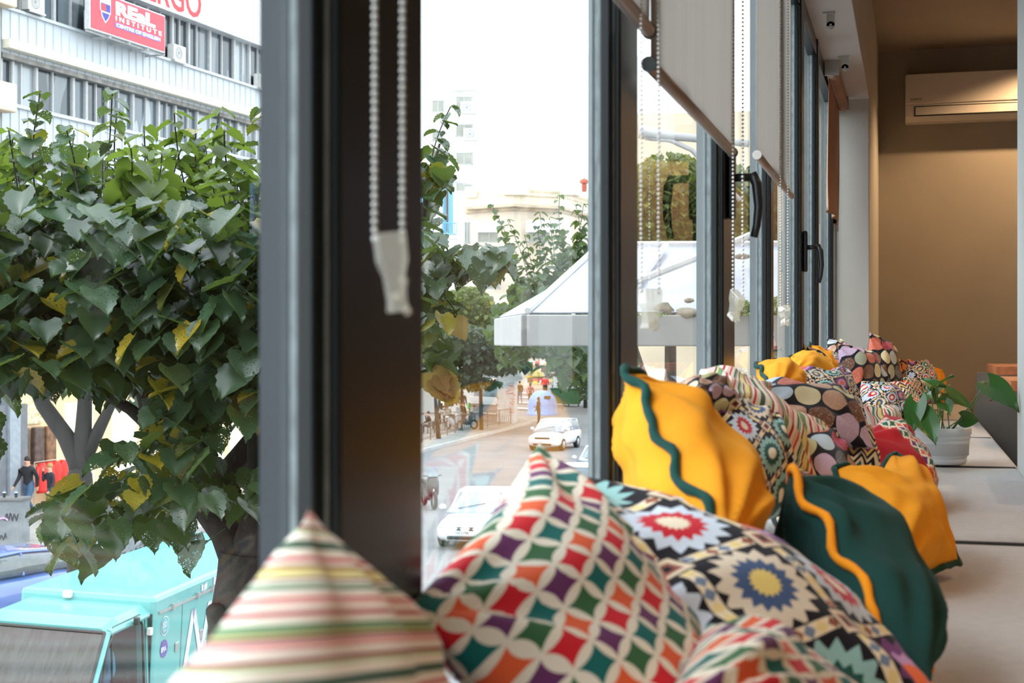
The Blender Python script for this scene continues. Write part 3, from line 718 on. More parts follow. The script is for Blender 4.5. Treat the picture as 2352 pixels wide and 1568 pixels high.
LV = [ # stalk tip px,py, y ; leaf tip px,py,y ; width ; normal hint
 ((2152,888,5.0),(2182,862,4.9),.075,(-.2,-.6,1)), ((2150,890,5.02),(2122,868,5.1),.07,(.1,-.4,1)),
 ((2105,925,4.95),(2094,985,4.8),.075,(-.2,-1,.3)), ((2055,932,5.0),(2030,968,5.0),.075,(0,-1,.2)),
 ((2118,950,4.9),(2145,1003,4.72),.085,(.1,-1,.4)), ((2175,905,5.1),(2228,935,5.1),.085,(.1,-.5,1)),
 ((2168,925,5.0),(2180,945,4.9),.055,(0,-1,.4)), ((2210,962,5.0),(2242,966,5.0),.060,(0,-1,.3)),
 ((2272,884,4.85),(2334,925,4.8),.095,(.2,-.9,.7)), ((2265,880,4.9),(2253,873,5.0),.04,(0,-1,.5)),
 ((2080,960,4.9),(2055,975,4.85),.05,(-.2,-.5,1)), ((2170,890,5.15),(2155,900,5.2),.05,(0,-.5,1)),
 ((2140,915,5.1),(2125,900,5.2),.06,(-.3,-.6,1)), ((2160,905,5.05),(2148,920,5.0),.06,(0,-1,.3)), ((2112,968,4.92),(2095,955,4.9),.055,(0,-1,.8))]
for k, (a, b, wd, n) in enumerate(LV):
    A = Py(*a); B = Py(*b); mb = MB(); Ln = max((B-A).length*1.15, wd*.9)
    add_leaf(mb, A, B-A, n, Ln, wd, cup=.12, curl=.10 if k != 8 else .3)
    mb.obj('leaf', M_pleaf, pt, smooth=True)
    s0 = PC+Vector((random.uniform(-.03, .04), random.uniform(-.03, .03), .085)); mid = (s0+A)/2+Vector(((A.x-s0.x)*.15, 0, .02+.25*(A.z-s0.z)*0))
    mb = MB(); pts = [s0.lerp(mid, f/4).lerp(mid.lerp(A, f/4), f/4) for f in range(5)]
    mb.tube(pts, .0022, 6).obj('stem', M_stem, pt, smooth=True)
p0 = Py(2240, 905, 4.85); MB().tube([Py(2272, 885, 4.85), Py(2280, 905, 4.85), Py(2281, 915, 4.84), Py(2277, 920, 4.84), Py(2272, 919, 4.84)], .0022, 6).obj('dry_stem', mat('dry_brown', (.09, .06, .04)), pt)
# ------------------------------------------------------------------ advertising screens in the room (they mirror in the glass)
def screen(px0, px1, py0, py1, yv, txt1, txt2, lab):
    # virtual image behind the glass at world y = yv; real one mirrored through the glass plane
    a, b = Py(px0, py1, yv), Py(px1, py0, yv)
    x0, x1 = 2*GX-a.x, 2*GX-b.x; xa, xb = min(x0, x1), max(x0, x1); z0, z1 = a.z, b.z
    t = thing('advertising_screen', lab, 'screen', ((xa+xb)/2, yv, z0))
    MB().box(xa-.02, xb+.02, yv, yv+.05, z0-.02, z1+.02).obj('housing', M_black, t, bevel=.004)
    m, nt, bb = newmat('screen_image'); bb.inputs['Base Color'].default_value = (.01, .01, .01, 1)
    n = noisetex(nt, 9, 5, rough=.6); tc = nt.nodes.new('ShaderNodeTexCoord'); sp_ = nt.nodes.new('ShaderNodeSeparateXYZ'); nt.links.new(tc.outputs['Generated'], sp_.inputs[0])
    h = X(nt, sp_.outputs['Z']); msk = (n+h*(-.45)).gt(.34)
    col = mixc(nt, msk, mixc(nt, h, S(196, 190, 214), S(110, 160, 225)), S(30, 60, 70))
    nt.links.new(col, bb.inputs['Emission Color']); bb.inputs['Emission Strength'].default_value = 2.6
    MB().box(xa, xb, yv-.004, yv-.001, z0, z1).obj('display', m, t)
    sz = (xb-xa)*.34
    mw = mat('screen_letters', (.9, .9, .9), emit=(.9, .92, 1), es=3.5)
    text('lettering', txt1, sz, mw, Matrix.Translation((xa+.02, yv-.006, z1-sz*1.1)) @ Matrix.Rotation(math.pi/2, 4, 'X'), t, ext=.001)
    text('lettering', txt2, sz*.75, mw, Matrix.Translation((xa+.06, yv-.006, z1-sz*2.1)) @ Matrix.Rotation(math.pi/2, 4, 'X'), t, ext=.001)
    MB().tube([((xa+xb)/2, yv+.03, 0), ((xa+xb)/2, yv+.03, z0)], .03, 12).obj('stand', M_black, t)
screen(666, 712, 423, 590, 6.0, 'ION', 'font', 'blue advertising screen reading ION font, mirrored in the near glass')
screen(574, 645, 418, 585, 6.0, 'A', 'W', 'blue advertising screen lettered A and W beside the other one')

# ================================================================== OUTSIDE
M_asph = mat('asphalt', (.20, .20, .205), rough=.8, var=.12, vs=.6, bmp=.1, bs=30)
M_pave = mat('pavement', (.30, .285, .265), rough=.8, var=.18, vs=1.2)
M_kerb = mat('kerb_stone', (.42, .41, .40), rough=.8, var=.12, vs=2)
def flat(pts, z0, z1, name, m, **k):
    n = len(pts); mb = MB(); mb.add([(p[0], p[1], z0) for p in pts]+[(p[0], p[1], z1) for p in pts], [tuple(range(n, 2*n)), tuple(range(n))[::-1]]+[(i, (i+1)%n, n+(i+1)%n, n+i) for i in range(n)])
    return mb.obj(name, m, **k)
MB().box(-90, 60, -20, 260, GZ-.3, GZ).obj('road', M_asph, kind='structure')
kb = [Pg(-300, 1500), Pg(60, 1395), Pg(300, 1275), Pg(640, 1150), Pg(970, 1037), Pg(1100, 1003), Pg(1232, 968)]
side = [Vector((p.x, p.y, 0)) for p in kb]
flat([(p.x, p.y) for p in side]+[(side[-1].x-6, side[-1].y+10), (-89, 140), (-89, side[0].y)], GZ, GZ+.14, 'pavement', M_pave, kind='structure')
mb = MB()
for i in range(len(side)-1):
    a, b = side[i], side[i+1]; nn = Vector((b.y-a.y, a.x-b.x, 0)).normalized()
    mb.obox((a.x, a.y, GZ), b-a, nn*.22, (0, 0, .16))
mb.obj('kerb', M_kerb, kind='structure')
# crossing stripes behind the kiosk
t = thing('pedestrian_crossing', 'white striped pedestrian crossing on the ground behind the kiosk', 'road marking', tuple(Pg(1204, 920)))
for i, py in enumerate((905, 915, 927, 941)):
    a, b = Pg(1182, py), Pg(1226, py+2); MB().obox((a.x, a.y, GZ+.145), b-a, (0, .8, 0), (0, 0, .006)).obj('stripe', mat('road_paint', (.75, .75, .75)), t)
# neighbour slab: our own building line outside
# ------------------------------------------------------------------ left facade
M_pan = mat('white_panel', (.46, .50, .53), rough=.45, var=.05, vs=1)
M_wfr = mat('facade_frame', (.42, .43, .43), rough=.5, var=.1)
M_conc = mat('dirty_concrete', (.22, .215, .20), rough=.9, var=.4, vs=2.5)
M_beige = mat('beige_panel', S(214, 196, 172), rough=.6, var=.06)
M_gold = mat('stone_brown', (.25, .2, .15), rough=.8)
def panemat(name, base, curtain, sc_=.8):
    m, nt, b = newmat(name); n = noisetex(nt, sc_, 2, vscale=(1, 1, .15)); c = mixc(nt, n.gt(.52), base, curtain); n2 = noisetex(nt, sc_*5, 2, vscale=(1, 1, .1))
    nt.links.new(mixc(nt, n2*.4, c, base), b.inputs['Base Color']); b.inputs['Roughness'].default_value = .12; b.inputs['Specular IOR Level'].default_value = .8
    return m
M_pane1 = panemat('office_glass', (.035, .05, .06), (.16, .19, .21))
M_pane2 = panemat('curtain_glass', (.09, .12, .14), (.34, .38, .40))
FO = RD(-16, 46); FT = (RD(.35, .937)).normalized(); FN = Vector((FT.y, -FT.x, 0))
def s_of(px, n=0.0):      # distance along the facade for a pixel column
    o = FO+FN*n; a = (px-1176)/FPX; d = Vector((-SN+a*CS, CS+a*SN, 0))
    det = FT.x*(-d.y)+d.x*FT.y
    return ((-o.x)*(-d.y)+d.x*(-o.y))/det
def fp(s_, z, n=0.0): p = FO+FT*s_+FN*n; return Vector((p.x, p.y, CZ+z))
fb = thing('office_building', 'office block across the street clad in white ribbed panels with window bands', 'building', (FO.x, FO.y, GZ))
S0, S1 = -1.0, 23.6
MB().obox(fp(S0, GZ-CZ, -8), FT*(S1-S0), FN*7.9, (0, 0, 24)).obj('core', mat('core_dark', (.05, .052, .055), rough=.9), fb)
bands = [(15.2, 13.9), (10.55, 9.15), (7.49, 6.09), (4.43, 3.03)]
for z1, z0 in bands:
    mb = MB(); mb.obox(fp(S0, z0, -.1), FT*(S1-S0), FN*.3, (0, 0, z1-z0))
    k = S0
    while k < S1: mb.obox(fp(k, z0+.02, .2), FT*.025, FN*.03, (0, 0, z1-z0-.04)); k += .42
    mb.obox(fp(S0, z1, .05), FT*(S1-S0), FN*.25, (0, 0, .09))
    mb.obj('panel_band', M_pan, fb)
MB().obox(fp(S0, 9.28, .24), FT*(S1-S0), FN*.3, (0, 0, .28)).obj('ledge', mat('ledge_cream', S(232, 228, 210), rough=.7), fb)
for z in (9.0, 5.98, 2.92): MB().obox(fp(S0, z, -.1), FT*(S1-S0), FN*.36, (0, 0, .16)).obj('stained_lintel', M_conc, fb)
sb = thing('shop_sign', 'white fascia board with red capital letters high on the office block', 'sign', tuple(fp(6, 12.4, .3)))
MB().obox(fp(-.5, 12.36, -.05), FT*24, FN*.5, (0, 0, 1.9)).obj('board', mat('sign_white', (.66, .68, .70), rough=.4), sb)
RM = lambda s_, z, n: frameM(fp(s_, z, n), FT, (0, 0, 1))
text('lettering', 'ERGO', 1.62, mat('ergo_red', S(226, 62, 68)), RM(s_of(343, .46)-.25, 12.50, .46), sb, ext=.01, bold=.018, xs=.86)
rowz = [(10.64, 12.36), (7.58, 9.0), (4.52, 5.98)]
cols = [0.0, .55, 1.7, 3.6, 4.3, 5.5, 7.0, 8.6, 9.7, 11.2, 13.0, 14.2, 15.6, 16.9, 18.4, 20.5, 22.5]
rr = random.Random(11)
for ri, (z0, z1) in enumerate(rowz):
    for i in range(len(cols)-1):
        a, b = cols[i]-.9*(ri == 1)+.3*(ri == 2), cols[i+1]-.9*(ri == 1)+.3*(ri == 2)
        w_ = MB(); w_.obox(fp(a, z0, -.02), FT*.10, FN*.12, (0, 0, z1-z0)); w_.obox(fp(b-.02, z0, -.02), FT*.06, FN*.1, (0, 0, z1-z0)); w_.obox(fp(a, z0, -.02), FT*(b-a), FN*.14, (0, 0, .07))
        if b-a > 1.0: m_ = a+(b-a)*rr.uniform(.4, .6); w_.obox(fp(m_, z0, -.03), FT*.06, FN*.08, (0, 0, z1-z0))
        wo = w_.obj('window', M_wfr, fb)
        MB().obox(fp(a+.05, z0+.05, -.06), FT*(b-a-.05), FN*.03, (0, 0, z1-z0-.05)).obj('pane', rr.choice((M_pane1, M_pane2, M_pane1) if ri == 0 else (M_pane2, M_pane2, M_pane1)), wo)
def acunit(p, dx, dn, sc_=1.0, nm='condenser', parent=None, label=None):
    w_, h_, d_ = .8*sc_, .6*sc_, .3*sc_
    t = thing('air_conditioner', label, 'air conditioner', tuple(p)) if parent is None else parent
    b_ = MB(); b_.obox(p, dx*w_, dn*d_, (0, 0, h_)); o = b_.obj('casing', mat('condenser_white', (.6, .6, .58), rough=.5), t, bevel=.02)
    g = MB(); c_ = p+dx*w_*.42+dn*(d_+.004)+Vector((0, 0, h_*.5)); n = 20
    for r0, r1 in ((.02, .06), (.1, .12), (.15, .17), (.2, .225)):
        vs = []
        for r_ in (r0, r1):
            for k in range(n): a = 2*math.pi*k/n; vs.append(c_+dx*math.cos(a)*r_*sc_+Vector((0, 0, math.sin(a)*r_*sc_)))
        g.add(vs, [(k, (k+1)%n, n+(k+1)%n, n+k) for k in range(n)])
    g.obj('fan_grille', mat('grille_grey', (.15, .16, .16)), t)
    f = MB(); f.obox(p+Vector((0, 0, -.06)), dx*w_, dn*(d_+.05), (0, 0, .05)); f.obj('bracket', M_steel, t)
for k, (px, z, n, lab) in enumerate(((384, 10.62, .12, 'outdoor air conditioner unit under the right end of the red sign'), (582, 10.60, .12, 'outdoor air conditioner unit right of the red sign, two windows along'), (48, 10.72, .12, 'outdoor air conditioner unit at the top left corner of the picture'), (192, 10.8, .12, 'outdoor air conditioner unit half hidden by the left end of the red sign'))):
    acunit(fp(s_of(px, n), z, n), FT, FN, 1.0, label=lab)
# red sign
rs = thing('hanging_sign', 'red rectangular sign with a white border, a crest and white lettering', 'sign', tuple(fp(5, 10.6, 1)))
n_ = 1.0; a_, b_ = s_of(207, n_), s_of(380, n_); zs0, zs1 = 10.05, 11.62
zs0 = (784-122)/FPX*(fp(b_, 0, n_)-Vector((0, 0, CZ))).xy.dot(Vector((-SN, CS))); zs1 = (784-36)/FPX*(fp(b_, 0, n_)).xy.dot(Vector((-SN, CS)))
MB().obox(fp(a_, zs0, n_-.22), FT*(b_-a_), FN*.2, (0, 0, zs1-zs0)).obj('frame', mat('sign_frame', (.6, .62, .64), rough=.4), rs)
MB().obox(fp(a_+.06, zs0+.05, n_-.02), FT*(b_-a_-.12), FN*.03, (0, 0, zs1-zs0-.1)).obj('face', mat('sign_red', S(222, 56, 72), rough=.4, var=.03), rs)
W_ = b_-a_; H_ = zs1-zs0; Mw = mat('letter_white', (.9, .9, .9)); Mb = mat('letter_blue', S(110, 120, 214))
text('lettering', 'REaL', .60*H_/1.4, Mw, RM(a_+W_*.31, zs0+H_*.58, n_+.02), rs, ext=.01, bold=.03, xs=1.95*W_/4.4)
text('lettering', 'I N S T I T U T E', .235*H_/1.4, Mw, RM(a_+W_*.31, zs0+H_*.41, n_+.02), rs, ext=.01, bold=.004, xs=1.72*W_/4.4)
MB().obox(fp(a_+W_*.31, zs0+H_*.24, n_+.012), FT*(W_*.60), FN*.01, (0, 0, H_*.12)).obj('blue_strip', Mb, rs)
text('lettering', 'CENTRE OF ENGLISH', .165*H_/1.4, Mw, RM(a_+W_*.32, zs0+H_*.26, n_+.03), rs, ext=.005, bold=.003, xs=1.72*W_/4.4)
cr = MB(); c_ = (a_+W_*.185, zs0+H_*.60); sh = [(-1, 1), (1, 1), (1, -.1), (.6, -.8), (0, -1.3), (-.6, -.8), (-1, -.1)]
def crest(scale, n, m, nm, pts=sh):
    g = MB(); g.loft([[fp(c_[0]+x*scale*.26, c_[1]+z*scale*.33, n+dn) for x, z in pts] for dn in (0, .01)]); g.obj(nm, m, rs)
crest(1.12, n_+.012, Mw, 'crest'); crest(1.0, n_+.022, mat('crest_blue', S(60, 70, 150)), 'crest', )
crest(1.0, n_+.030, mat('crest_red', S(200, 60, 70)), 'crest', [(-1, .45), (0, .45), (0, -.3), (-.9, -.3)]); crest(1.0, n_+.030, Mw, 'crest', [(-1, 1), (1, 1), (1, .55), (-1, .55)])
crest(1.0, n_+.032, Mw, 'crest', [(-1, -.3), (1, -.3), (1, -.42), (-1, -.42)])
# brackets under sign
g = MB()
for f in (.25, .5, .75, .98): g.obox(fp(a_+W_*f, zs0-.1, .2), FT*.06, FN*(n_-.2), (0, 0, .06))
g.obox(fp(a_, zs0-.08, n_-.2), FT*W_, FN*.05, (0, 0, .05)); g.obj('bracket', M_wfr, rs)
# beige neighbour left
nb = thing('neighbour_building', 'building with curved beige balcony panels at the left edge of the picture', 'building', tuple(fp(-3, -5, .5)))
MB().obox(fp(-8, GZ-CZ, -5), FT*7.0, FN*5.2, (0, 0, 24)).obj('wall', mat('grey_render', (.10, .10, .10), rough=.8), nb)
for z0, z1 in ((10.5, 11.9), (7.2, 8.1), (4.2, 5.1)): MB().obox(fp(-8, z0, .3), FT*7.05, FN*.5, (0, 0, z1-z0)).obj('balcony_panel', M_beige, nb, bevel=.05)
for s_ in (-1.4, -2.1, -3.6): MB().obox(fp(s_, 0, .2), FT*.16, FN*.2, (0, 0, 12)).obj('pilaster', mat('pilaster_grey', (.33, .33, .31), rough=.7), nb)
# grey column at street level + lit shops
MB().obox(fp(-9, GZ-CZ, .25), FT*8.95, FN*.2, (0, 0, 3.6)).obj('panel_wall', mat('wall_slate', (.17, .18, .20), rough=.6), nb)
MB().obox(fp(-1.0, GZ-CZ, .2), FT*.5, FN*.35, (0, 0, 4.6)).obj('corner_column', mat('column_bluegrey', (.30, .34, .38), rough=.5), nb)
shop = thing('clothes_shop', 'brightly lit clothes shop at street level behind the near tree trunk', 'shop', tuple(fp(4, GZ-CZ, 0)))
M_warm = mat('shop_wall', S(236, 206, 164), rough=.8, var=.1, vs=2)
MB().obox(fp(-.4, GZ-CZ+.15, -.06), FT*18, FN*.02, (0, 0, 5.2)).obj('back_wall', M_warm, shop)
MB().obox(fp(-.4, GZ-CZ+4.6, .3), FT*18, FN*1.0, (0, 0, .35)).obj('canopy_soffit', mat('canopy_grey', (.3, .31, .32)), shop)
em = mat('shop_lamp', (1, .8, .5), emit=(1, .74, .40), es=9)
for k in range(6): MB().obox(fp(.4+k*2.9, GZ-CZ+4.40, .15), FT*1.7, FN*.7, (0, 0, .08)).obj('ceiling_lamp', em, shop)
wp = mat('lit_window', (.8, .75, .65), emit=(1, .86, .66), es=1.2)
for a, b in ((2.4, 3.3), (3.5, 3.9), (5.0, 6.4), (7.6, 8.6), (10.4, 12.3), (12.8, 14.6)): MB().obox(fp(a, GZ-CZ+.3, -.02), FT*(b-a), FN*.04, (0, 0, 3.2)).obj('lit_window', wp, shop)
MB().obox(fp(-.3, GZ-CZ+2.9, .0), FT*1.5, FN*.05, (0, 0, 1.5)).obj('bead_panel', mat('shell_panel', S(236, 214, 170), var=.6, vs=9), shop)
for a, c, h in ((-.2, (.12, .09, .06), 1.2), (.5, (.09, .06, .05), 1.2), (1.1, (.20, .10, .05), 1.2)): MB().obox(fp(a, GZ-CZ+1.6, .1), FT*.5, FN*.2, (0, 0, h)).obj('clothes_rail', mat('clothes_%d' % int(c[0]*100), c, var=.5, vs=6), shop, bevel=.05)
MB().obox(fp(1.55, GZ-CZ+.15, .2), FT*.9, FN*.4, (0, 0, 1.3)).obj('counter', mat('counter_wood', S(196, 160, 120)), shop)
# red puffer jackets
for k in range(4):
    p = fp(-.05+k*.42, GZ-CZ+.75, 1.0-.05*k); g = MB(); rings = []
    for j in range(10):
        f = j/9; r_ = .20*(1+.10*math.sin(f*28))*(1 if f < .8 else 1-.5*(f-.8)/.2); rings.append([p+FT*(r_*math.cos(a))+FN*(.13*math.sin(a))+Vector((0, 0, f*.95)) for a in [q*math.pi/6 for q in range(12)]])
    g.loft(rings); g.tube([p+FT*.18+Vector((0, 0, .85)), p+FT*.27+Vector((0, 0, .2))], .06, 8); g.tube([p-FT*.18+Vector((0, 0, .85)), p-FT*.27+Vector((0, 0, .2))], .06, 8)
    t = g.obj('red_jacket', mat('jacket_red', S(226, 48, 40), rough=.5), label='red padded jacket on the shop rail, '+('leftmost of the four', 'second of the four from the left', 'third of the four from the left', 'rightmost of the four')[k], cat='jacket', group='red padded jackets on the shop rail', smooth=True)
g = MB(); g.tube([fp(-.4, GZ-CZ+.14, 1), fp(-.4, GZ-CZ+1.75, 1), fp(1.6, GZ-CZ+1.75, .85), fp(1.6, GZ-CZ+.14, .85)], .02, 6); g.obj('clothes_rack', M_steel, label='metal rail holding the red padded jackets', cat='clothes rack')

# ------------------------------------------------------------------ distant buildings
WW = (.86, .87, .88)
M_wb = mat('render_white', WW, rough=.9, var=.02, vs=.2)
M_win = mat('far_window', (.30, .31, .27), rough=.2, var=.2, vs=.5)
M_wind = mat('far_window_dark', (.08, .09, .09), rough=.2)
def zpx(py, d): return CZ+(784-py)/FPX*d
def block(px0, px1, py0, depth, dd, name, m, parent, d1=None, pyb=None, flip=1):
    a = Pd(px0, 784, depth); b = Pd(px1, 784, d1 or depth); e = (b-a); e.z = 0; nn = Vector((-e.y, e.x, 0)).normalized()*flip
    z1 = zpx(py0, depth); z0 = GZ if pyb is None else zpx(pyb, depth)
    mb = MB(); mb.obox((a.x, a.y, z0), e, nn*dd, (0, 0, z1-z0)); return mb.obj(name, m, parent)
tw = thing('tall_building', 'tall blank white building wall behind the old corner house', 'building', tuple(Pd(1240, 784, 215)))
block(1112, 1420, 152, 212, 20, 'wall', M_wb, tw, d1=200)
ap = thing('apartment_building', 'pale apartment block with small paired windows and outdoor units', 'building', tuple(Pd(1050, 784, 200)))
block(985, 1113, 180, 203, 6, 'wall', mat('render_pale', (.66, .65, .62), rough=.9, var=.03, vs=.3), ap, d1=200)
block(985, 1098, 205, 200.0, 1.2, 'loggia_slab', M_wb, ap, pyb=190); block(1096, 1113, 200, 200.2, 1.2, 'corner_pier', M_wb, ap)
def pwin(px0, px1, py0, py1, d, m, parent, split=True, sh=None):
    a = Pd(px0, py1, d); b = Pd(px1, py1, d); z1 = zpx(py0, d); e = b-a; f = MB(); t_ = .12
    z0 = a.z
    f.obox(a, e, (0, .1, 0), (0, 0, t_)); f.obox((a.x, a.y, z1-t_), e, (0, .1, 0), (0, 0, t_)); eu = e.normalized()
    for k in (0, .5, 1) if split else (0, 1): f.obox(a+eu*(e.length-t_)*k, eu*t_, (0, .1, 0), (0, 0, z1-z0))
    o = f.obj('window', M_wfr, parent); MB().obox(a+Vector((0, .05, 0)), e, (0, .05, 0), (0, 0, z1-z0)).obj('pane', m, o)
for q in ((1047, 1085, 221, 249), (1047, 1085, 285, 314), (1047, 1085, 350, 378), (992, 1020, 230, 258), (1047, 1085, 415, 440), (992, 1020, 300, 326)): pwin(*q, 199.4, M_win, ap)
ux = Vector((CS, SN, 0)); un = Vector((SN, -CS, 0))
acunit(Pd(1058, 262, 198.8), ux, un, 2.7, label='outdoor air conditioner under the upper window of the pale apartment block')
acunit(Pd(1065, 323, 198.8), ux, un, 2.7, label='outdoor air conditioner under the lower window of the pale apartment block')
wh = thing('shuttered_house', 'white house with sky blue shutters and a bracketed cornice', 'house', tuple(Pd(1010, 784, 120)))
block(880, 1064, 408, 113.4, 14, 'wall', M_wb, wh, d1=124.2)
a = Pd(880, 398, 112.6); b = Pd(1092, 402, 126.2); e = b-a; e.z = 0
MB().obox((a.x, a.y, zpx(404, 121.5)), e, Vector((e.y, -e.x, 0)).normalized()*-2.6, (0, 0, .45)).obj('cornice', M_wb, wh)
g = MB()
for k in range(22): p = a+e*(k/22); g.obox((p.x+.2, p.y, zpx(404, 121.5)-.3), e.normalized()*.25, Vector((-e.y, e.x, 0)).normalized()*1.2, (0, 0, .3))
g.obj('cornice_brackets', M_wb, wh)
M_sh = mat('shutter_blue', S(120, 182, 214), rough=.6, var=.05)
for k, (px0, px1, d) in enumerate(((1017, 1040, 119.9), (965, 976, 116.8))):
    pwin(px0+5, px1-8, 424, 535, d, M_wind, wh, split=False)
    for q0, q1 in ((px0, px0+5), (px1-9, px1)):
        a = Pd(q0, 536, d-.3); b = Pd(q1, 536, d-.1); f = MB(); f.obox(a, b-a, (0, .12, 0), (0, 0, zpx(420, d)-a.z)); f.obj('shutter', M_sh, wh)
    a = Pd(px0-1, 538, d-1.3); b = Pd(px1+8, 538, d-1); f = MB()
    for j in range(9): p = a.lerp(b, j/8); f.tube([p, p+Vector((0, 0, .95))], .035, 5)
    f.tube([a+Vector((0, 0, .95)), b+Vector((0, 0, .95))], .05, 5); f.tube([a, b], .05, 5); f.obj('balcony_railing', M_sh, wh)
    f = MB(); f.obox(a+Vector((0, 0, -.35)), b-a, (0, 1.3, 0), (0, 0, .3)); f.obj('balcony_slab', M_wb, wh)
hb = thing('corner_house', 'old beige corner house with a balustraded parapet and cornice', 'house', tuple(Pd(1200, 784, 170)))
M_hb = mat('old_render', S(214, 200, 182), rough=.9, var=.10, vs=.5); M_hc = mat('old_cornice', S(190, 172, 150), rough=.9, var=.25, vs=.8); M_hw = mat('old_parapet', S(226, 216, 196), rough=.9, var=.12, vs=.7)
fa = [(1066, 172), (1180, 168), (1290, 171), (1356, 182)]
def strip(pyt, pyb, out, nm, m, segs=fa, grow=0):
    for (p0, d0), (p1, d1) in zip(segs[:-1], segs[1:]):
        a = Pd(p0, 784, d0-out); b = Pd(p1, 784, d1-out); e = b-a; nn = Vector((-e.y, e.x, 0)).normalized()
        z1 = zpx(pyt, 170); z0 = zpx(pyb, 170) if pyb else GZ
        MB().obox((a.x, a.y, z0), e, nn*(out+1.0), (0, 0, z1-z0)).obj(nm, m, hb)
strip(484, None, 0, 'wall', M_hb); strip(474, 480, 1.4, 'cornice', M_hc); strip(480, 487, .5, 'cornice', M_hc); strip(452, 474, .25, 'parapet', M_hw); strip(434, 438, .25, 'balustrade_rail', M_hw)
g = MB()
for (p0, d0), (p1, d1) in zip(fa[:-1], fa[1:]):
    n = int((p1-p0)/4.4)
    for k in range(n):
        f = (k+.5)/n; p = Pd(p0+(p1-p0)*f, 784, d0+(d1-d0)*f-.1); g.tube([(p.x-.5, p.y, zpx(452, 170)), (p.x+.5, p.y, zpx(437, 170))], .14, 4); g.tube([(p.x+.5, p.y, zpx(452, 170)), (p.x-.5, p.y, zpx(437, 170))], .14, 4)
g.obj('balusters', M_hw, hb)
for p0, p1, pt in ((1068, 1094, 427), (1154, 1208, 423), (1287, 1322, 430)):
    a = Pd(p0, 784, 167.2 if p0 > 1100 else 170.8); b = Pd(p1, 784, 167.2 if p0 > 1100 else 170.2); e = b-a
    MB().obox((a.x, a.y, zpx(453, 170)), e, (0, 2.4, 0), (0, 0, zpx(pt, 170)-zpx(453, 170))).obj('parapet_pier', M_hw, hb, bevel=.1)
for k, (p0, p1, y0, y1) in enumerate(((1097, 1150, 532, 557), (1213, 1262, 532, 557), (1118, 1148, 636, 664), (1220, 1238, 625, 650), (1066, 1080, 430+80, 560))):
    pwin(p0, p1, y0, y1, 168.0 if k else 169.2, M_win, hb)
for p0, p1, y0, y1 in ((1092, 1146, 506, 533), (1208, 1290, 504, 533)):
    a = Pd(p0, y1, 166.6); b = Pd(p1, y1, 166.6); e = b-a; h = zpx(y0, 166.6)-a.z; rings = []
    for j in range(6): t_ = j/5*math.pi/2; rings.append([a+Vector((0, .9-.9*math.cos(t_), h*math.sin(t_))), b+Vector((0, .9-.9*math.cos(t_), h*math.sin(t_)))])
    g = MB()
    for j in range(5): g.quad(rings[j][0], rings[j][1], rings[j+1][1], rings[j+1][0])
    g.obj('window_awning', M_wb, hb, smooth=True, solid=.05)
a = Pd(1096, 583, 166.0); b = Pd(1152, 583, 166.0); h = zpx(558, 166.0)-a.z
g = MB(); e = b-a; g.obox(a+Vector((0, 0, -.2)), e, (0, 1.4, 0), (0, 0, .25)); g.obox(a+Vector((0, 0, h-.12)), e, (0, .2, 0), (0, 0, .15))
for k in range(9): p = a+e*(k/8.6); g.tube([p+Vector((0, .1, 0)), p+e/9+Vector((0, .1, h))], .07, 4); g.tube([p+Vector((0, .1, h)), p+e/9+Vector((0, .1, 0))], .07, 4)
g.obj('balcony', M_hw, hb)
p = Pd(1342, 440, 176); MB().lathe([(.3, 0), (.35, .6), (.30, 1.0), (.6, 1.05), (.55, 1.4), (.0001, 1.7)], p, 10).obj('chimney', mat('terracotta', S(176, 92, 66)), hb)
oc = thing('ochre_building', 'ochre block with a grid of windows seen through the third pane', 'building', tuple(Pd(1500, 784, 120)))
block(1462, 1545, 262, 100, 14, 'wall', mat('ochre', S(222, 206, 180), rough=.9, var=.1, vs=.4), oc, d1=140, flip=-1)
for j in range(5):
    for k in range(5):
        px0 = 1468+k*14; d = 103.5+k*5.6; pwin(px0, px0+7, 250+k*12+j*34, 268+k*12+j*32, d-1.2, M_win, oc, split=False)
fw = thing('far_house', 'small white house farther down behind the ochre block', 'house', tuple(Pd(1580, 784, 150)))
block(1545, 1700, 335, 150, 14, 'wall', M_wb, fw)
# ground floor shopfront behind the pavement
gs = thing('white_shopfront', 'white ground floor shopfront behind the pavement cafe', 'shop', tuple(Pd(1010, 940, 84)))
block(900, 1080, 872, 107, 1.5, 'wall', M_wb, gs, d1=112)
block(860, 1100, 846, 104, 2.5, 'shop_canopy', M_wb, gs, d1=110, pyb=868)
f = MB(); a = Pd(1008, 938, 106.0); b = Pd(1038, 932, 107.2); f.obox(a, b-a, (0, -.1, 0), (0, 0, zpx(876, 106)-a.z)); f.obj('shop_window', mat('shop_window_cream', S(236, 226, 190), emit=(1, .93, .75), es=.5), gs)
f = MB(); 
for q in (0, 1): f.obox(a+(b-a)*q, (.15, 0, 0), (0, -.2, 0), (0, 0, zpx(876, 106)-a.z))
f.obox(a, b-a, (0, -.2, 0), (0, 0, .15)); f.obj('window_surround', M_black, gs)
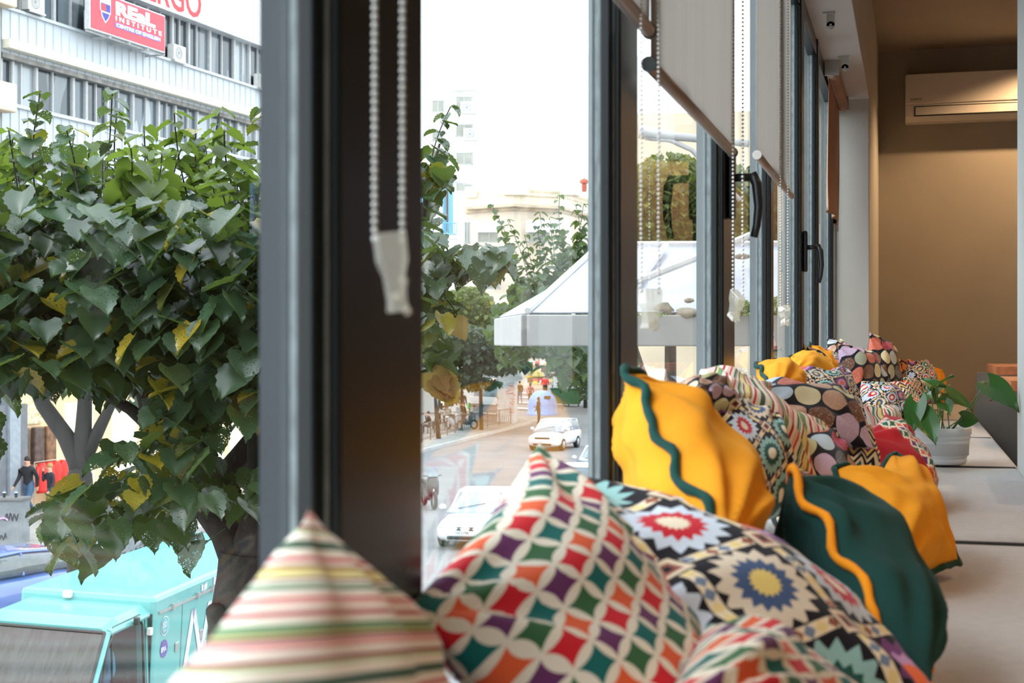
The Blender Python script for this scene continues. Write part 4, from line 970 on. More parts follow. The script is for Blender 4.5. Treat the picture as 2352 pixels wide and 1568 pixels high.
# market stall colours far behind
st = thing('market_stall', 'colourful far market stall with yellow shelf strips under the trees', 'market stall', tuple(Pg(1240, 885)))
rr = random.Random(5)
D_ = 150; a = Pd(1206, 884, D_); b = Pd(1300, 884, D_)
MB().obox(a, b-a, (0, 2, 0), (0, 0, zpx(830, D_)-a.z)).obj('back_panel', M_wb, st)
for y_ in (842, 858, 866): p = Pd(1206, y_, D_-.5); MB().obox(p, b-a, (0, .4, 0), (0, 0, .12)).obj('shelf', mat('shelf_yellow', S(222, 190, 60)), st)
for k in range(46):
    p = Pd(rr.uniform(1208, 1262), rr.choice((841, 857, 865, 878, 883)), D_-.7); s_ = rr.uniform(.3, .6)
    c = rr.choice([S(210, 120, 90), S(90, 120, 90), S(220, 200, 120), S(120, 90, 80), S(200, 80, 80), S(60, 60, 70), S(230, 220, 200)])
    g = MB(); g.obox(p, (s_, 0, 0), (0, .3, 0), (0, 0, s_*rr.uniform(.6, 1.4))); g.obj('goods_box', mat('goods%d' % (int(c[0]*90)), c), st, bevel=.05)
# ------------------------------------------------------------------ kiosk
kk = thing('street_kiosk', 'grey street kiosk with graffiti, open shelves and a pale awning', 'kiosk', tuple(Pg(1140, 968)))
kd = 97
M_kg = mat('kiosk_grey', (.50, .52, .54), rough=.6, var=.15, vs=1.5)
a = Pd(1142, 970, kd); b = Pd(1181, 970, kd-2); e = b-a; e.z = 0
MB().obox((a.x, a.y, GZ+.14), e, (-.6, 3, 0), (0, 0, 3.2)).obj('side_wall', M_kg, kk)
a2 = Pd(1080, 960, kd+3); e2 = Vector((a.x-a2.x, a.y-a2.y, 0))
MB().obox((a2.x, a2.y, GZ+.14), e2, (-.4, 1.2, 0), (0, 0, 1.15)).obj('counter', mat('kiosk_mauve', (.30, .25, .26), rough=.7), kk)
for z in (.5, 1.15, 1.6): MB().obox((a2.x, a2.y-.3, GZ+.14+z), e2, (-.1, .6, 0), (0, 0, .06)).obj('shelf', M_white, kk)
MB().obox((a2.x, a2.y+.8, GZ+1.7), e2, (-.1, .3, 0), (0, 0, 1.1)).obj('glass_front', mat('kiosk_glass', (.16, .24, .28), rough=.1, var=.5, vs=2), kk)
MB().obox((a2.x, a2.y-.3, GZ+3.1), e2+e, (-.3, 3, 0), (0, 0, .3)).obj('roof', M_kg, kk)
p = Pd(1140, 842, kd-1); q = Pd(1200, 868, kd-5); MB().add([p, Pd(1188, 832, kd), q, Pd(1148, 880, kd-3), p+Vector((0, 0, -.1)), Pd(1188, 832, kd)+Vector((0, 0, -.1)), q+Vector((0, 0, -.1)), Pd(1148, 880, kd-3)+Vector((0, 0, -.1))], [(0, 1, 2, 3), (7, 6, 5, 4), (0, 3, 7, 4), (3, 2, 6, 7), (2, 1, 5, 6), (1, 0, 4, 5)]).obj('awning', mat('awning_white', (.7, .7, .7)), kk)
g = MB(); rr = random.Random(2)
for k in range(9):
    c_ = Pd(1172+rr.uniform(-3, 4), 888+k*7, kd-2.3); pts = [c_+Vector((rr.uniform(-.3, .3), -.02, rr.uniform(-.15, .15))) for _ in range(5)]; g.tube(pts, .022, 4)
g.obj('graffiti', mat('graffiti_pink', S(196, 120, 130)), kk)
for px_ in (1088, 1112, 1128): p = Pd(px_, 950, kd+1.6); MB().lathe([(.02, 0), (.02, .45), (.16, .5), (.17, .58), (.0001, .6)], p, 10).obj('bar_stool', mat('stool_red', S(130, 50, 60)) if px_ == 1128 else M_black, kk)
# ------------------------------------------------------------------ street canopy (awning) outside our third window
cn = thing('glazed_canopy', 'grey fascia canopy with a sloping translucent roof outside the windows', 'canopy', tuple(Pd(1400, 760, 9)))
M_fas = mat('fascia_grey', (.46, .455, .45), rough=.6, var=.08, vs=2, vscale=(3, 1, .3)); M_tarp = mat('translucent_roof', (.42, .45, .53), rough=.25, var=.18, vs=1.2); M_beam = mat('white_beam', (.68, .67, .66), rough=.5)
dF, dR = 8.6, 10.2
A = Pd(1198, 795, dF); B = Pd(1830, 795, dF+.2); e = B-A; e.z = 0
hF = (795-722)/FPX*dF; nb_ = Vector((-e.y, e.x, 0)).normalized()
MB().obox(A, e, nb_*.04, (0, 0, hF)).obox(A, nb_*1.6, e.normalized()*.04, (0, 0, hF)).obj('fascia', M_fas, cn, bevel=.008)
r0 = Pd(1378, 565, dR); r1 = Pd(1900, 562, dR+.4); f0 = A+Vector((0, 0, hF+.01))+e.normalized()*.04+nb_*.02; f1 = Pd(1830, 716, dF+.2)
g = MB(); g.quad(f0, f1, r1, r0); g.obj('roof_sheet', M_tarp, cn, solid=.008)
g = MB(); g.quad(f0, r0, Pd(1300, 640, 12.0), f0+nb_*1.6); g.obj('roof_sheet', M_tarp, cn, solid=.008)
up = Vector((0, 0, .012))
g = MB(); g.tube([f0+up, r0+up], .022, 6); g.obj('hip_rafter', M_beam, cn); 
g = MB(); g.tube([r0+up, r1+up], .022, 6); g.obj('ridge_beam', M_beam, cn)
g = MB(); g.tube([Pd(1418, 720, dF+.05)+up, Pd(1530, 566, dR-.05)+up], .022, 6); g.obj('rafter', M_beam, cn)
g = MB(); g.tube([Pd(1440, 668, 8.9)+up*3, Pd(1610, 600, 9.4)+up*3, Pd(1740, 545, 9.8)+up*3], .026, 8); g.obj('pole', M_beam, cn)
M_rock = mat('rock', (.30, .27, .22), rough=.95, var=.5, vs=12, bmp=.5, bs=20)
for k, (px, py, rx, rz_, lab) in enumerate(((1523, 716, .066, .058, 'taller rounded stone lying on the canopy roof'), (1573, 720, .080, .038, 'long flat stone lying on the canopy roof'), (1583, 690, .032, .016, 'small flat pebble higher up on the canopy roof'), (1704, 589, .06, .02, 'flat brown stone near the top of the canopy roof'))):
    p = Pd(px, py, 8.75 if py > 650 else (8.95 if py > 620 else 9.75)); g = MB(); g.ball((0, 0, 0), 1, 14)
    g.v = [(p.x+v[0]*rx*(1+.25*noise.noise(Vector(v)*2+Vector((k*7, 0, 0)))), p.y+v[1]*rx*.6, p.z+v[2]*rz_*(1+.3*noise.noise(Vector(v)*2+Vector((0, k*5, 0))))) for v in g.v]
    g.obj('stone', M_rock, label=lab, cat='stone', smooth=True)
# street lamp arm
ln = thing('street_lamp', 'grey street lamp with two long horizontal arms above the canopy', 'street lamp', tuple(Pg(1745, 1000)))
g = MB(); d = 20
g.tube([Pd(1468, 302, d), Pd(1560, 314, d), Pd(1640, 322, d), Pd(1720, 330, d)], [.10, .06, .05, .05], 8); g.obj('lamp_arm', M_fas, ln, smooth=True)
g = MB(); g.tube([Pd(1480, 316, d), Pd(1540, 322, d), Pd(1590, 345, d), Pd(1640, 400, d), Pd(1700, 460, d)], .035, 8); g.obj('curved_arm', M_fas, ln, smooth=True)
b_ = Pd(1745, 420, d); g = MB(); g.tube([(b_.x, b_.y, GZ), (b_.x, b_.y, b_.z+1)], .09, 10); g.obj('pole', M_fas, ln)

# ------------------------------------------------------------------ trees
def leaf_template(nv=6, nu=4, fold=.13, curl=.22, serr=.06, heart=.22):
    V, Fc = leaf_grid(1.0, .95, cup=fold, curl=curl, heart=heart, nu=nu, nv=nv)
    V = np.array(V)
    if nv > 6:
        for j in range(nv+1):
            for i in range(nu+1): V[j*(nu+1)+i, 2] += (.016 if j % 2 else -.016)*abs(i/nu*2-1)**.7*(1-j/nv*.6)
    for j in range(nv+1):
        for i in (0, nu):
            k = j*(nu+1)+i; V[k, 1] *= 1+serr*(1 if j % 2 else -1); V[k, 0] += .02*(1 if j % 2 else -1)
    return V, np.array(Fc, dtype=np.int64)
T_near = leaf_template(10, 4, serr=.05, heart=.05); T_far = leaf_template(3, 2, serr=0)
class Foliage:
    def __init__(s, T): s.T = T; s.P = []; s.R = []; s.L = []
    def leaf(s, p, d, n, L):
        d = np.array(d, float); d /= np.linalg.norm(d)+1e-9; n = np.array(n, float); n = n-d*n.dot(d); n /= np.linalg.norm(n)+1e-9
        s.P.append(tuple(p)); s.R.append(np.stack([d, np.cross(n, d), n], 1)); s.L.append(L)
    def obj(s, name, m, parent, kind=None):
        V, Fc = s.T; P = np.array(s.P); R = np.array(s.R); L = np.array(s.L)
        k = len(P); vs = np.einsum('kij,vj->kvi', R, V)*L[:, None, None]+P[:, None, :]; vs = vs.reshape(-1, 3)
        fs = (Fc[None]+(np.arange(k)*len(V))[:, None, None]).reshape(-1, 4)
        me = bpy.data.meshes.new(name); me.vertices.add(len(vs)); me.vertices.foreach_set('co', vs.ravel().astype(np.float32))
        me.loops.add(fs.size); me.loops.foreach_set('vertex_index', fs.ravel().astype(np.int32))
        me.polygons.add(len(fs)); me.polygons.foreach_set('loop_start', np.arange(0, fs.size, 4, dtype=np.int32)); me.polygons.foreach_set('loop_total', np.full(len(fs), 4, dtype=np.int32))
        me.polygons.foreach_set('use_smooth', np.ones(len(fs), dtype=bool)); me.materials.append(m); me.update(); me.validate()
        o = bpy.data.objects.new(name, me); C.objects.link(o); o.parent = parent; o.matrix_parent_inverse = PM(parent).inverted(); return o
rt = random.Random(21)
def rleaf(fo, p, L, up=.5, out=None, droop=.6):
    if out is None and rt.random() < .55: out = math.atan2(-CS, SN)
    a = rt.uniform(0, 2*math.pi) if out is None else out+rt.uniform(-1.2, 1.2)
    h = Vector((math.cos(a), math.sin(a), 0)); dr = rt.uniform(.1, 1.0)*droop*1.6
    d = h*math.cos(dr)+Vector((0, 0, -1))*math.sin(dr)
    n = Vector((rt.uniform(-.35, .35), rt.uniform(-.35, .35), 0))+h*math.sin(dr)+Vector((0, 0, 1))*math.cos(dr)
    fo.leaf(p, d, n, L*rt.uniform(.75, 1.2))
def shoot(fo, st, base, tip, L0=.10, L1=.045, sp=.038, r=.0028):
    n = max(5, int((tip-base).length/sp)); side = rt.uniform(0, 6.28); pts = []
    bow = Vector((rt.uniform(-.06, .06), rt.uniform(-.06, .06), 0))*(tip-base).length
    for i in range(n+1):
        f = i/n; p = base.lerp(tip, f)+bow*math.sin(f*math.pi); pts.append(p)
        a = side+math.pi*(i % 2)+rt.uniform(-.4, .4); h = Vector((math.cos(a), math.sin(a), 0)); dr = rt.uniform(0.0, .75)
        L = (L0+(L1-L0)*f**1.2)*rt.uniform(.85, 1.15)
        d = h*math.cos(dr)+Vector((0, 0, -1))*math.sin(dr)
        if rt.random() < .75: rleaf(fo, p, L*.8, droop=.5)
        fo.leaf(p+h*.012, d, h*math.sin(dr)*1.0+Vector((0, 0, math.cos(dr))), L)
    st.tube(pts[::max(1, n//6)]+[pts[-1]], r, 5)
def cluster(fo, cx, cy, rx, ry, n, d0, d1, L, **k):
    for _ in range(n):
        a = rt.uniform(0, 6.28); q = math.sqrt(rt.random()); fo_p = Pd(cx+rx*q*math.cos(a), cy+ry*q*math.sin(a), rt.uniform(d0, d1)); rleaf(fo, fo_p, L, **k)
M_bark = mat('bark', (.055, .048, .042), rough=.95, var=.5, vs=9, vscale=(1, 1, .25), bmp=1.0, bs=30)
M_lf = leafmat('tree_leaf', (.045, .088, .045), gloss=.30, warm=(.42, .30, .02), trans=.30, alpha_holes=True, vary=.45, spec=.9)
M_lfy = leafmat('young_leaf', (.13, .19, .045), gloss=.42, trans=.45, vary=.35)
M_lff = leafmat('hedge_leaf', (.13, .16, .045), gloss=.5, warm=(.38, .33, .06), trans=.35, vary=.5)
M_lfd = leafmat('dark_leaf', (.035, .06, .035), gloss=.45, trans=.25, vary=.5)
def TP(*a): return [Pd(*q) for q in a]
# --- near tree
t1 = thing('street_tree', 'large-leaved street tree close outside the first window, its forked trunk beside the van', 'tree', tuple(RD(-1.1, 5.3, GZ)))
g = MB()
root = RD(-1.15, 5.3, GZ)
g.tube([root, Pd(500, 1900, 5.3), Pd(520, 1560, 5.3), Pd(532, 1430, 5.3), Pd(548, 1330, 5.3), Pd(556, 1270, 5.3)], [.14, .12, .09, .085, .082, .085], 14)
g.tube(TP((552, 1290, 5.3), (520, 1225, 5.35), (470, 1160, 5.4), (420, 1080, 5.5), (372, 1000, 5.5), (338, 930, 5.5), (312, 840, 5.5), (300, 700, 5.5), (285, 560, 5.4), (262, 400, 5.3)), [.075, .062, .055, .045, .04, .034, .026, .02, .014, .008], 10)
g.tube(TP((560, 1290, 5.3), (590, 1200, 5.3), (606, 1120, 5.35), (596, 1040, 5.4), (588, 940, 5.4), (575, 820, 5.4), (560, 640, 5.4), (540, 470, 5.3)), [.07, .062, .055, .048, .035, .028, .02, .01], 10)
g.tube(TP((470, 1130, 5.5), (530, 1075, 5.5), (585, 1010, 5.5), (640, 930, 5.5), (700, 830, 5.6), (760, 650, 5.7)), [.03, .045, .045, .036, .03, .02], 10)
g.tube(TP((600, 1150, 5.3), (640, 1050, 5.1), (690, 960, 5.0), (760, 850, 5.0)), [.04, .032, .028, .02], 8)
g.tube(TP((380, 1010, 5.5), (300, 940, 5.3), (200, 880, 5.0), (120, 800, 4.9), (60, 640, 4.8), (30, 520, 4.8)), [.03, .022, .02, .016, .012, .008], 8)
g.tube(TP((120, 800, 4.9), (0, 760, 4.8), (-150, 700, 4.8)), [.016, .012, .01], 8)
g.tube(TP((545, 1440, 5.3), (505, 1420, 5.25), (490, 1400, 5.2)), [.07, .055, .03], 10)
g.obj('trunk', M_bark, t1, smooth=True)
fo = Foliage(T_near); fy = Foliage(T_near); st = MB()
LN = .108
# dense crown
for (cx, cy, rx, ry, n) in ((120, 560, 320, 130, 300), (420, 600, 260, 150, 330), (-200, 620, 260, 260, 240), (200, 740, 420, 110, 330), (520, 780, 160, 130, 130), (60, 800, 120, 80, 60), (760, 650, 140, 220, 130),
                            (300, 830, 160, 60, 60), (150, 850, 120, 40, 26), (420, 960, 70, 100, 44), (560, 900, 90, 60, 30), (400, 1100, 110, 70, 44), (230, 1160, 120, 60, 40), (150, 1230, 45, 50, 10), (300, 1060, 60, 60, 12), (590, 1130, 60, 55, 30), (450, 1000, 60, 60, 14), (610, 850, 60, 110, 40), (-100, 900, 120, 250, 60), (340, 1180, 60, 40, 12)):
    cluster(fo, cx, cy, rx, ry, int(n*1.9), 4.3, 6.2, LN)
for c in ((180, 1290), (420, 1215), (450, 1250), (485, 1265), (130, 1270), (245, 1290), (255, 1190), (490, 1150), (560, 1160), (520, 1140)): rleaf(fo, Pd(c[0], c[1]-25, 4.9), .13, droop=.9)
# upright shoots
for (bx, by, tx, ty) in ((60, 560, 20, 300), (95, 520, 92, 215), (150, 520, 170, 300), (200, 500, 205, 330), (235, 480, 258, 208), (280, 480, 268, 260), (320, 500, 330, 290), (390, 470, 420, 330), (430, 450, 400, 260), (470, 470, 505, 250), (500, 480, 470, 330), (560, 470, 545, 380), (600, 440, 603, 250), (20, 560, -30, 330), (0, 500, 30, 310), (130, 480, 140, 330), (345, 470, 372, 350), (630, 480, 640, 330), (700, 480, 690, 300), (-80, 500, -100, 250), (-180, 500, -170, 280), (180, 430, 150, 290), (300, 420, 300, 340), (60, 470, 50, 330), (450, 400, 450, 300), (530, 420, 515, 300)):
    d = rt.uniform(4.6, 5.6); shoot(fy if rt.random() < .62 else fo, st, Pd(bx, by, d), Pd(tx, ty, d+rt.uniform(-.2, .2)), L0=.115, L1=.065, sp=.034)
for k in range(26):
    x = rt.uniform(-60, 640); y = rt.uniform(420, 560); d = rt.uniform(4.5, 5.8); shoot(fy if rt.random() < .4 else fo, st, Pd(x, y+90, d), Pd(x+rt.uniform(-30, 40), y-70, d), L0=.11, L1=.07, sp=.05)
for a in (((620, 620, 5.2), (480, 700, 5.0)), ((330, 520, 5.2), (470, 440, 5.0))): pass
fo.obj('foliage', M_lf, t1); fy.obj('young_foliage', M_lfy, t1); st.obj('twigs', M_bark, t1, smooth=True)
# --- second tree seen through the second window
t2 = thing('street_tree', 'street tree with large grey green leaves just right of the thick mullion', 'tree', tuple(RD(-.75, 7.2, GZ)))
g = MB(); g.tube([RD(-.75, 7.2, GZ), Pd(850, 1100, 7.2), Pd(860, 850, 7.1), Pd(880, 700, 7.0)], [.13, .10, .07, .05], 10)
g.tube(TP((880, 700, 7.0), (930, 620, 6.9), (1000, 600, 6.8), (1090, 600, 6.7), (1170, 625, 6.6)), [.05, .03, .02, .012, .006], 8)
g.tube(TP((880, 700, 7.0), (960, 560, 6.9), (985, 420, 6.9), (1010, 330, 6.9)), [.04, .02, .012, .006], 8)
g.tube(TP((870, 760, 7.0), (960, 730, 6.8), (1040, 740, 6.7)), [.03, .015, .006], 8); g.obj('trunk', M_bark, t2, smooth=True)
fo = Foliage(T_near); st = MB()
cluster(fo, 985, 640, 40, 120, 60, 6.2, 7.2, .13); cluster(fo, 1080, 595, 95, 32, 48, 6.2, 7.0, .125); cluster(fo, 1000, 800, 34, 40, 10, 6.4, 7, .12); cluster(fo, 980, 470, 25, 90, 26, 6.4, 7.2, .12); cluster(fo, 1000, 390, 35, 60, 16, 6.5, 7.1, .12); cluster(fo, 870, 600, 80, 250, 80, 6.5, 7.5, .13)
shoot(fo, st, Pd(985, 400, 6.8), Pd(1035, 245, 6.8), L0=.12, L1=.07, sp=.04); shoot(fo, st, Pd(1000, 660, 6.8), Pd(1060, 740, 6.7), L0=.10, L1=.09); shoot(fo, st, Pd(990, 880, 6.9), Pd(985, 820, 6.9), L0=.10, L1=.09)
fo.obj('foliage', M_lf, t2); st.obj('twigs', M_bark, t2)
fo = Foliage(T_near)
for px, py, L in ((1040, 735, .12), (985, 855, .16), (1000, 870, .15), (1020, 880, .12), (1012, 860, .13)): fo.leaf(Pd(px, py, 6.5), (.5, -.2, -.6), (.3, -.8, .5), L)
fo.obj('dry_leaves', leafmat('dry_leaf', (.50, .28, .10), gloss=.6, trans=.4, vary=.25), t2)
# --- third tree: tall shoots above the canopy
t3 = thing('street_tree', 'street tree with tall upright leafy shoots rising behind the glazed canopy', 'tree', tuple(RD(1.6, 13, GZ)))
g = MB(); g.tube([RD(1.6, 13, GZ), Pd(1500, 1000, 13), Pd(1440, 800, 12.8), Pd(1330, 740, 12.5), Pd(1220, 700, 12.3)], [.16, .13, .10, .05, .02], 10)
g.tube(TP((1440, 800, 12.8), (1400, 700, 12.5), (1380, 600, 12.5)), [.08, .05, .03], 8); g.obj('trunk', M_bark, t3, smooth=True)
fo = Foliage(T_near); st = MB()
for (bx, by, tx, ty) in ((1200, 690, 1130, 470), (1220, 680, 1165, 505), (1260, 700, 1235, 520), (1262, 690, 1240, 488), (1300, 650, 1285, 448), (1320, 640, 1340, 470), (1290, 700, 1300, 530), (1230, 640, 1205, 540), (1340, 620, 1352, 500), (1180, 600, 1150, 520), (1245, 720, 1190, 640), (1370, 640, 1375, 480), (1400, 650, 1410, 470), (1210, 760, 1185, 690), (1330, 560, 1322, 470), (1275, 600, 1262, 500)):
    d = rt.uniform(12, 13); shoot(fo, st, Pd(bx, by, d), Pd(tx, ty, d), L0=.115, L1=.06, sp=.05)
cluster(fo, 1250, 700, 90, 70, 260, 12, 13.4, .12); cluster(fo, 1180, 760, 60, 80, 150, 12.2, 13.6, .12); cluster(fo, 1310, 830, 60, 55, 110, 12, 13.4, .12); cluster(fo, 1330, 620, 60, 60, 120, 12.3, 13.3, .12); cluster(fo, 1400, 860, 70, 70, 90, 12.5, 13.4, .12)
fo.obj('foliage', leafmat('tree_leaf_mid', (.075, .12, .055), gloss=.4, trans=.35, vary=.4), t3); st.obj('twigs', M_bark, t3)
# --- far street trees
def fartree(label, trunk, clus, m, L, tr=.2, mult=1):
    t = thing('street_tree', label, 'tree', (trunk[0].x, trunk[0].y, GZ)); g = MB(); g.tube([Vector((trunk[0].x, trunk[0].y, GZ))]+trunk[1:], [tr]+[tr*.8]*(len(trunk)-2)+[tr*.3], 8); g.obj('trunk', M_bark, t, smooth=True)
    fo = Foliage(T_far)
    for c in clus: cluster(fo, *c[:4], int(c[4]*mult), c[5], c[6], L, up=.3)
    fo.obj('foliage', m, t); return t
fartree('small yellow green tree in front of the old corner house', TP((1060, 960, 98), (1060, 900, 98), (1070, 760, 98)), [(1075, 710, 62, 52, 900, 92, 104), (1150, 740, 60, 40, 500, 92, 102), (1010, 780, 60, 70, 500, 92, 102)], M_lff, .32, .14, 2.4)
fartree('dark bushy tree over the kiosk and pavement cafe', TP((1106, 985, 88), (1104, 900, 88), (1100, 800, 88)), [(1070, 790, 65, 45, 700, 84, 92), (1140, 820, 70, 40, 600, 84, 92), (1060, 850, 45, 35, 200, 84, 90), (1230, 790, 90, 30, 400, 84, 96), (1100, 880, 50, 14, 90, 84, 90)], M_lfd, .30, .14, 2.6)
fartree('slim tree with a bare brown trunk standing behind the railing', TP((1008, 1000, 80), (1002, 940, 80), (998, 880, 80)), [(985, 845, 40, 32, 200, 77, 83)], M_lff, .28, .15, 2.2)
fartree('street tree whose leaves hang over the green containers', TP((1345, 900, 120), (1345, 860, 120), (1340, 800, 120)), [(1330, 830, 70, 40, 500, 110, 124)], M_lfd, .40, .2, 2)
fartree('yellow green bamboo-like tree seen above the canopy through the third window', TP((1540, 800, 24), (1540, 700, 24), (1540, 500, 24)), [(1520, 500, 90, 90, 2600, 22, 26), (1500, 430, 60, 60, 700, 22, 26), (1570, 420, 45, 60, 500, 22, 26), (1660, 480, 90, 110, 1800, 22, 26), (1540, 375, 60, 25, 120, 22, 26)], M_lff, .12, .12, 1.7)
fartree('dense dark green tree beyond the canopy through the fourth window', TP((1780, 900, 26), (1780, 700, 26), (1780, 500, 26)), [(1780, 470, 80, 120, 2200, 24, 28)], M_lfd, .12, .12, 1.7)
# forked trunk far left by the people
t = thing('street_tree', 'bare forked grey trunk on the pavement in front of the lit clothes shop', 'tree', (Pg(190, 1270).x, Pg(190, 1270).y, GZ))
b0 = Pg(190, 1270); g = MB(); d = 27
g.tube([Vector((Pd(190, 1270, d).x, Pd(190, 1270, d).y, GZ)), Pd(186, 1170, d), Pd(183, 1090, d), Pd(180, 1060, d)], [.30, .26, .24, .12], 12)
g.tube([Pd(184, 1110, d)]+TP((178, 1060, d), (150, 1000, d), (100, 930, d), (75, 870, d), (60, 780, d)), [.16, .19, .17, .15, .14, .10], 10)
g.tube(TP((184, 1110, d), (184, 1060, d), (192, 980, d), (195, 920, d), (215, 820, d)), [.16, .19, .16, .14, .1], 10)
g.tube(TP((195, 1055, d), (230, 980, d), (270, 900, d)), [.14, .12, .08], 10); g.obj('trunk', mat('bark_grey', (.045, .042, .04), rough=.95, var=.3, vs=3, vscale=(1, 1, .3)), t, smooth=True)
fo = Foliage(T_far); cluster(fo, 120, 840, 150, 60, 260, 25, 29, .2); cluster(fo, 340, 880, 120, 60, 200, 25, 29, .2); fo.obj('foliage', M_lfd, t)
# plants on the canopy
t = thing('canopy_weeds', 'light green weeds growing on the canopy edge behind the fourth window', 'plant', tuple(Pd(1712, 722, 8.75)))
fo = Foliage(T_far); cluster(fo, 1705, 705, 26, 17, 260, 8.64, 8.8, .018); cluster(fo, 1790, 700, 20, 22, 260, 8.7, 8.9, .018); cluster(fo, 1500, 722, 40, 4, 90, 8.64, 8.8, .012); fo.obj('foliage', leafmat('weed_leaf', S(130, 160, 90), trans=.3), t)

# ------------------------------------------------------------------ vehicles
def superring(x, hw, z0, z1, n=20, e=4.0, top=1.0):
    out = []
    for k in range(n):
        a = 2*math.pi*(k+.5)/n; c_, s_ = math.cos(a), math.sin(a)
        y = math.copysign(abs(c_)**(2/e), c_)*hw; zz = math.copysign(abs(s_)**(2/e), s_)
        z = (z0+z1)/2+zz*(z1-z0)/2; y *= (1 if zz < 0 else 1-(1-top)*zz)
        out.append((x, y, z))
    return out
M_tyre = mat('tyre', (.02, .02, .02), rough=.9); M_rim = mat('alloy_rim', (.5, .5, .5), rough=.3, metal=.8)
M_cgl = mat('car_glass', (.10, .13, .15), rough=.05, spec=1.0); M_cgl2 = mat('windscreen_bright', (.30, .36, .40), rough=.06, spec=1.0)
M_lamp = mat('headlamp', (.6, .62, .62), rough=.1, spec=1.0); M_plate = mat('number_plate', (.75, .75, .75), rough=.4); M_ink = mat('plate_ink', (.02, .02, .03))
def wheel(t, x, y, r, w_=.2):
    s_ = 1 if y > 0 else -1
    o = MB().lathe([(.0001, -w_/2), (r*.95, -w_/2), (r, -w_/4), (r, w_/4), (r*.95, w_/2), (r*.62, w_/2), (r*.6, w_/2*.8), (.0001, w_/2*.8)], (x, y, r), 22, axis='y')
    o = o.obj('wheel', M_tyre, t, world=False, smooth=False)
    MB().lathe([(r*.6, 0), (r*.58, .03), (r*.2, .045), (.0001, .05)] if s_ > 0 else [(.0001, -.05), (r*.2, -.045), (r*.58, -.03), (r*.6, 0)], (x, y+s_*w_/2*.8, r), 14, axis='y').obj('rim', M_rim, o, world=False)
def car(label, pos, fwd, paint, L=4.4, W=1.76, H=1.47, kind='sedan', wind=None, plate=None, grille='twin'):
    t = thing('car', label, 'car'); fwd = Vector((fwd.x, fwd.y, 0)).normalized(); left = Vector((-fwd.y, fwd.x, 0))
    setM(t, Matrix(((fwd.x, left.x, 0, pos.x), (fwd.y, left.y, 0, pos.y), (0, 0, 1, GZ), (0, 0, 0, 1))))
    h, w2 = L/2, W/2; bz = .92 if kind == 'sedan' else 1.0
    rr_ = [superring(-h, w2*.8, .35, bz-.1), superring(-h+.12, w2*.95, .25, bz), superring(-h+.6, w2, .2, bz+.02), superring(-.2, w2, .2, bz), superring(.75, w2, .2, bz-.02), superring(h-.55, w2*.98, .2, bz-.12), superring(h-.2, w2*.93, .22, bz-.20), superring(h, w2*.78, .32, bz-.32)]
    MB().loft(rr_).obj('body', paint, t, world=False, smooth=True)
    if kind == 'sedan': cab = [(-h+.55, .62, bz-.05, bz+.02), (-h+1.2, .70, bz-.05, H-.08), (-.6, .72, bz-.05, H), (.1, .72, bz-.05, H-.03), (1.05, .80, bz-.08, bz+.0)]
    else: cab = [(-h+.12, .70, bz-.05, bz+.15), (-h+.45, .72, bz-.05, H-.06), (-.6, .74, bz-.05, H), (.2, .74, bz-.05, H-.03), (1.1, .82, bz-.08, bz+.0)]
    cab = [(x, y*W/1.76*1.06, a, b) for x, y, a, b in cab]
    MB().loft([superring(x, y, a, b, e=5, top=.84) for x, y, a, b in cab]).obj('glasshouse', wind or M_cgl, t, world=False, smooth=True)
    rf = [c_ for c_ in cab[1:4]]
    MB().loft([superring(x, y*.845, b-.07, b+.015, e=3.2) for x, y, a, b in [(rf[0][0]-.05,)+rf[0][1:3]+(rf[0][3]-.02,)]+rf+[(rf[2][0]+.12,)+rf[2][1:3]+(rf[2][3]-.05,)]]).obj('roof', paint, t, world=False, smooth=True)
    for s_ in (1, -1):
        wb, wt = cab[3][1], cab[3][1]*.84
        MB().tube([(cab[4][0]-.03, s_*wb*.93, bz), (cab[3][0]+.1, s_*wt*.98, cab[3][3]-.03)], .035, 6).tube([(-.55, s_*wb*.98, bz), (-.58, s_*wt*.99, H-.04)], .03, 6).tube([(cab[0][0]+.1, s_*cab[0][1]*.92, bz+.0), (cab[1][0], s_*cab[1][1]*.83, cab[1][3]-.04)], .05, 6).obj('pillar', paint, t, world=False)
        g = MB(); g.ball((.78, s_*(w2+.1), bz+.08), (.07, .11, .08), 10); g.obj('wing_mirror', paint, t, world=False, smooth=True)
        g = MB(); g.ball((h-.19, s_*w2*.66, bz-.30), (.16, .2, .085), 12); g.obj('headlamp', M_lamp, t, world=False, smooth=True)
        for x in (h-.85, -h+.85): wheel(t, x, s_*(w2-.09), .32)
    if grille == 'twin':
        for s_ in (1, -1): g = MB(); g.ball((h-.05, s_*.17, bz-.36), (.06, .14, .08), 12); g.obj('grille', M_black, t, world=False, smooth=True)
    else: MB().box(h-.16, h+.005, -.42, .42, bz-.40, bz-.28).obj('grille', M_black, t, world=False, bevel=.03)
    MB().box(h-.12, h+.02, -.5, .5, .30, .40).obj('air_intake', M_black, t, world=False, bevel=.03)
    MB().box(h-.02, h+.03, -.26, .26, .43, .54).obj('number_plate', M_plate, t, world=False)
    if plate:
        o = text('plate_number', plate, .11, M_ink, Matrix(((0, 0, 1, h+.032), (1, 0, 0, -.25), (0, 1, 0, .45), (0, 0, 0, 1))), None, ext=.001); o.parent = t
    MB().tube([(.98, -.5, bz+.07), (.80, .25, bz+.20)], .01, 5).obj('wiper', M_black, t, world=False)
    return t
P_white = mat('paint_white', (.80, .81, .82), rough=.15, var=.0, coat=.8); P_blue = mat('paint_blue', S(92, 124, 190), rough=.2, var=0, coat=.8); P_dark = mat('paint_dark', (.02, .025, .03), rough=.15, var=0, coat=.9); P_silver = mat('paint_cream', (.7, .66, .58), rough=.25, var=0, coat=.5)
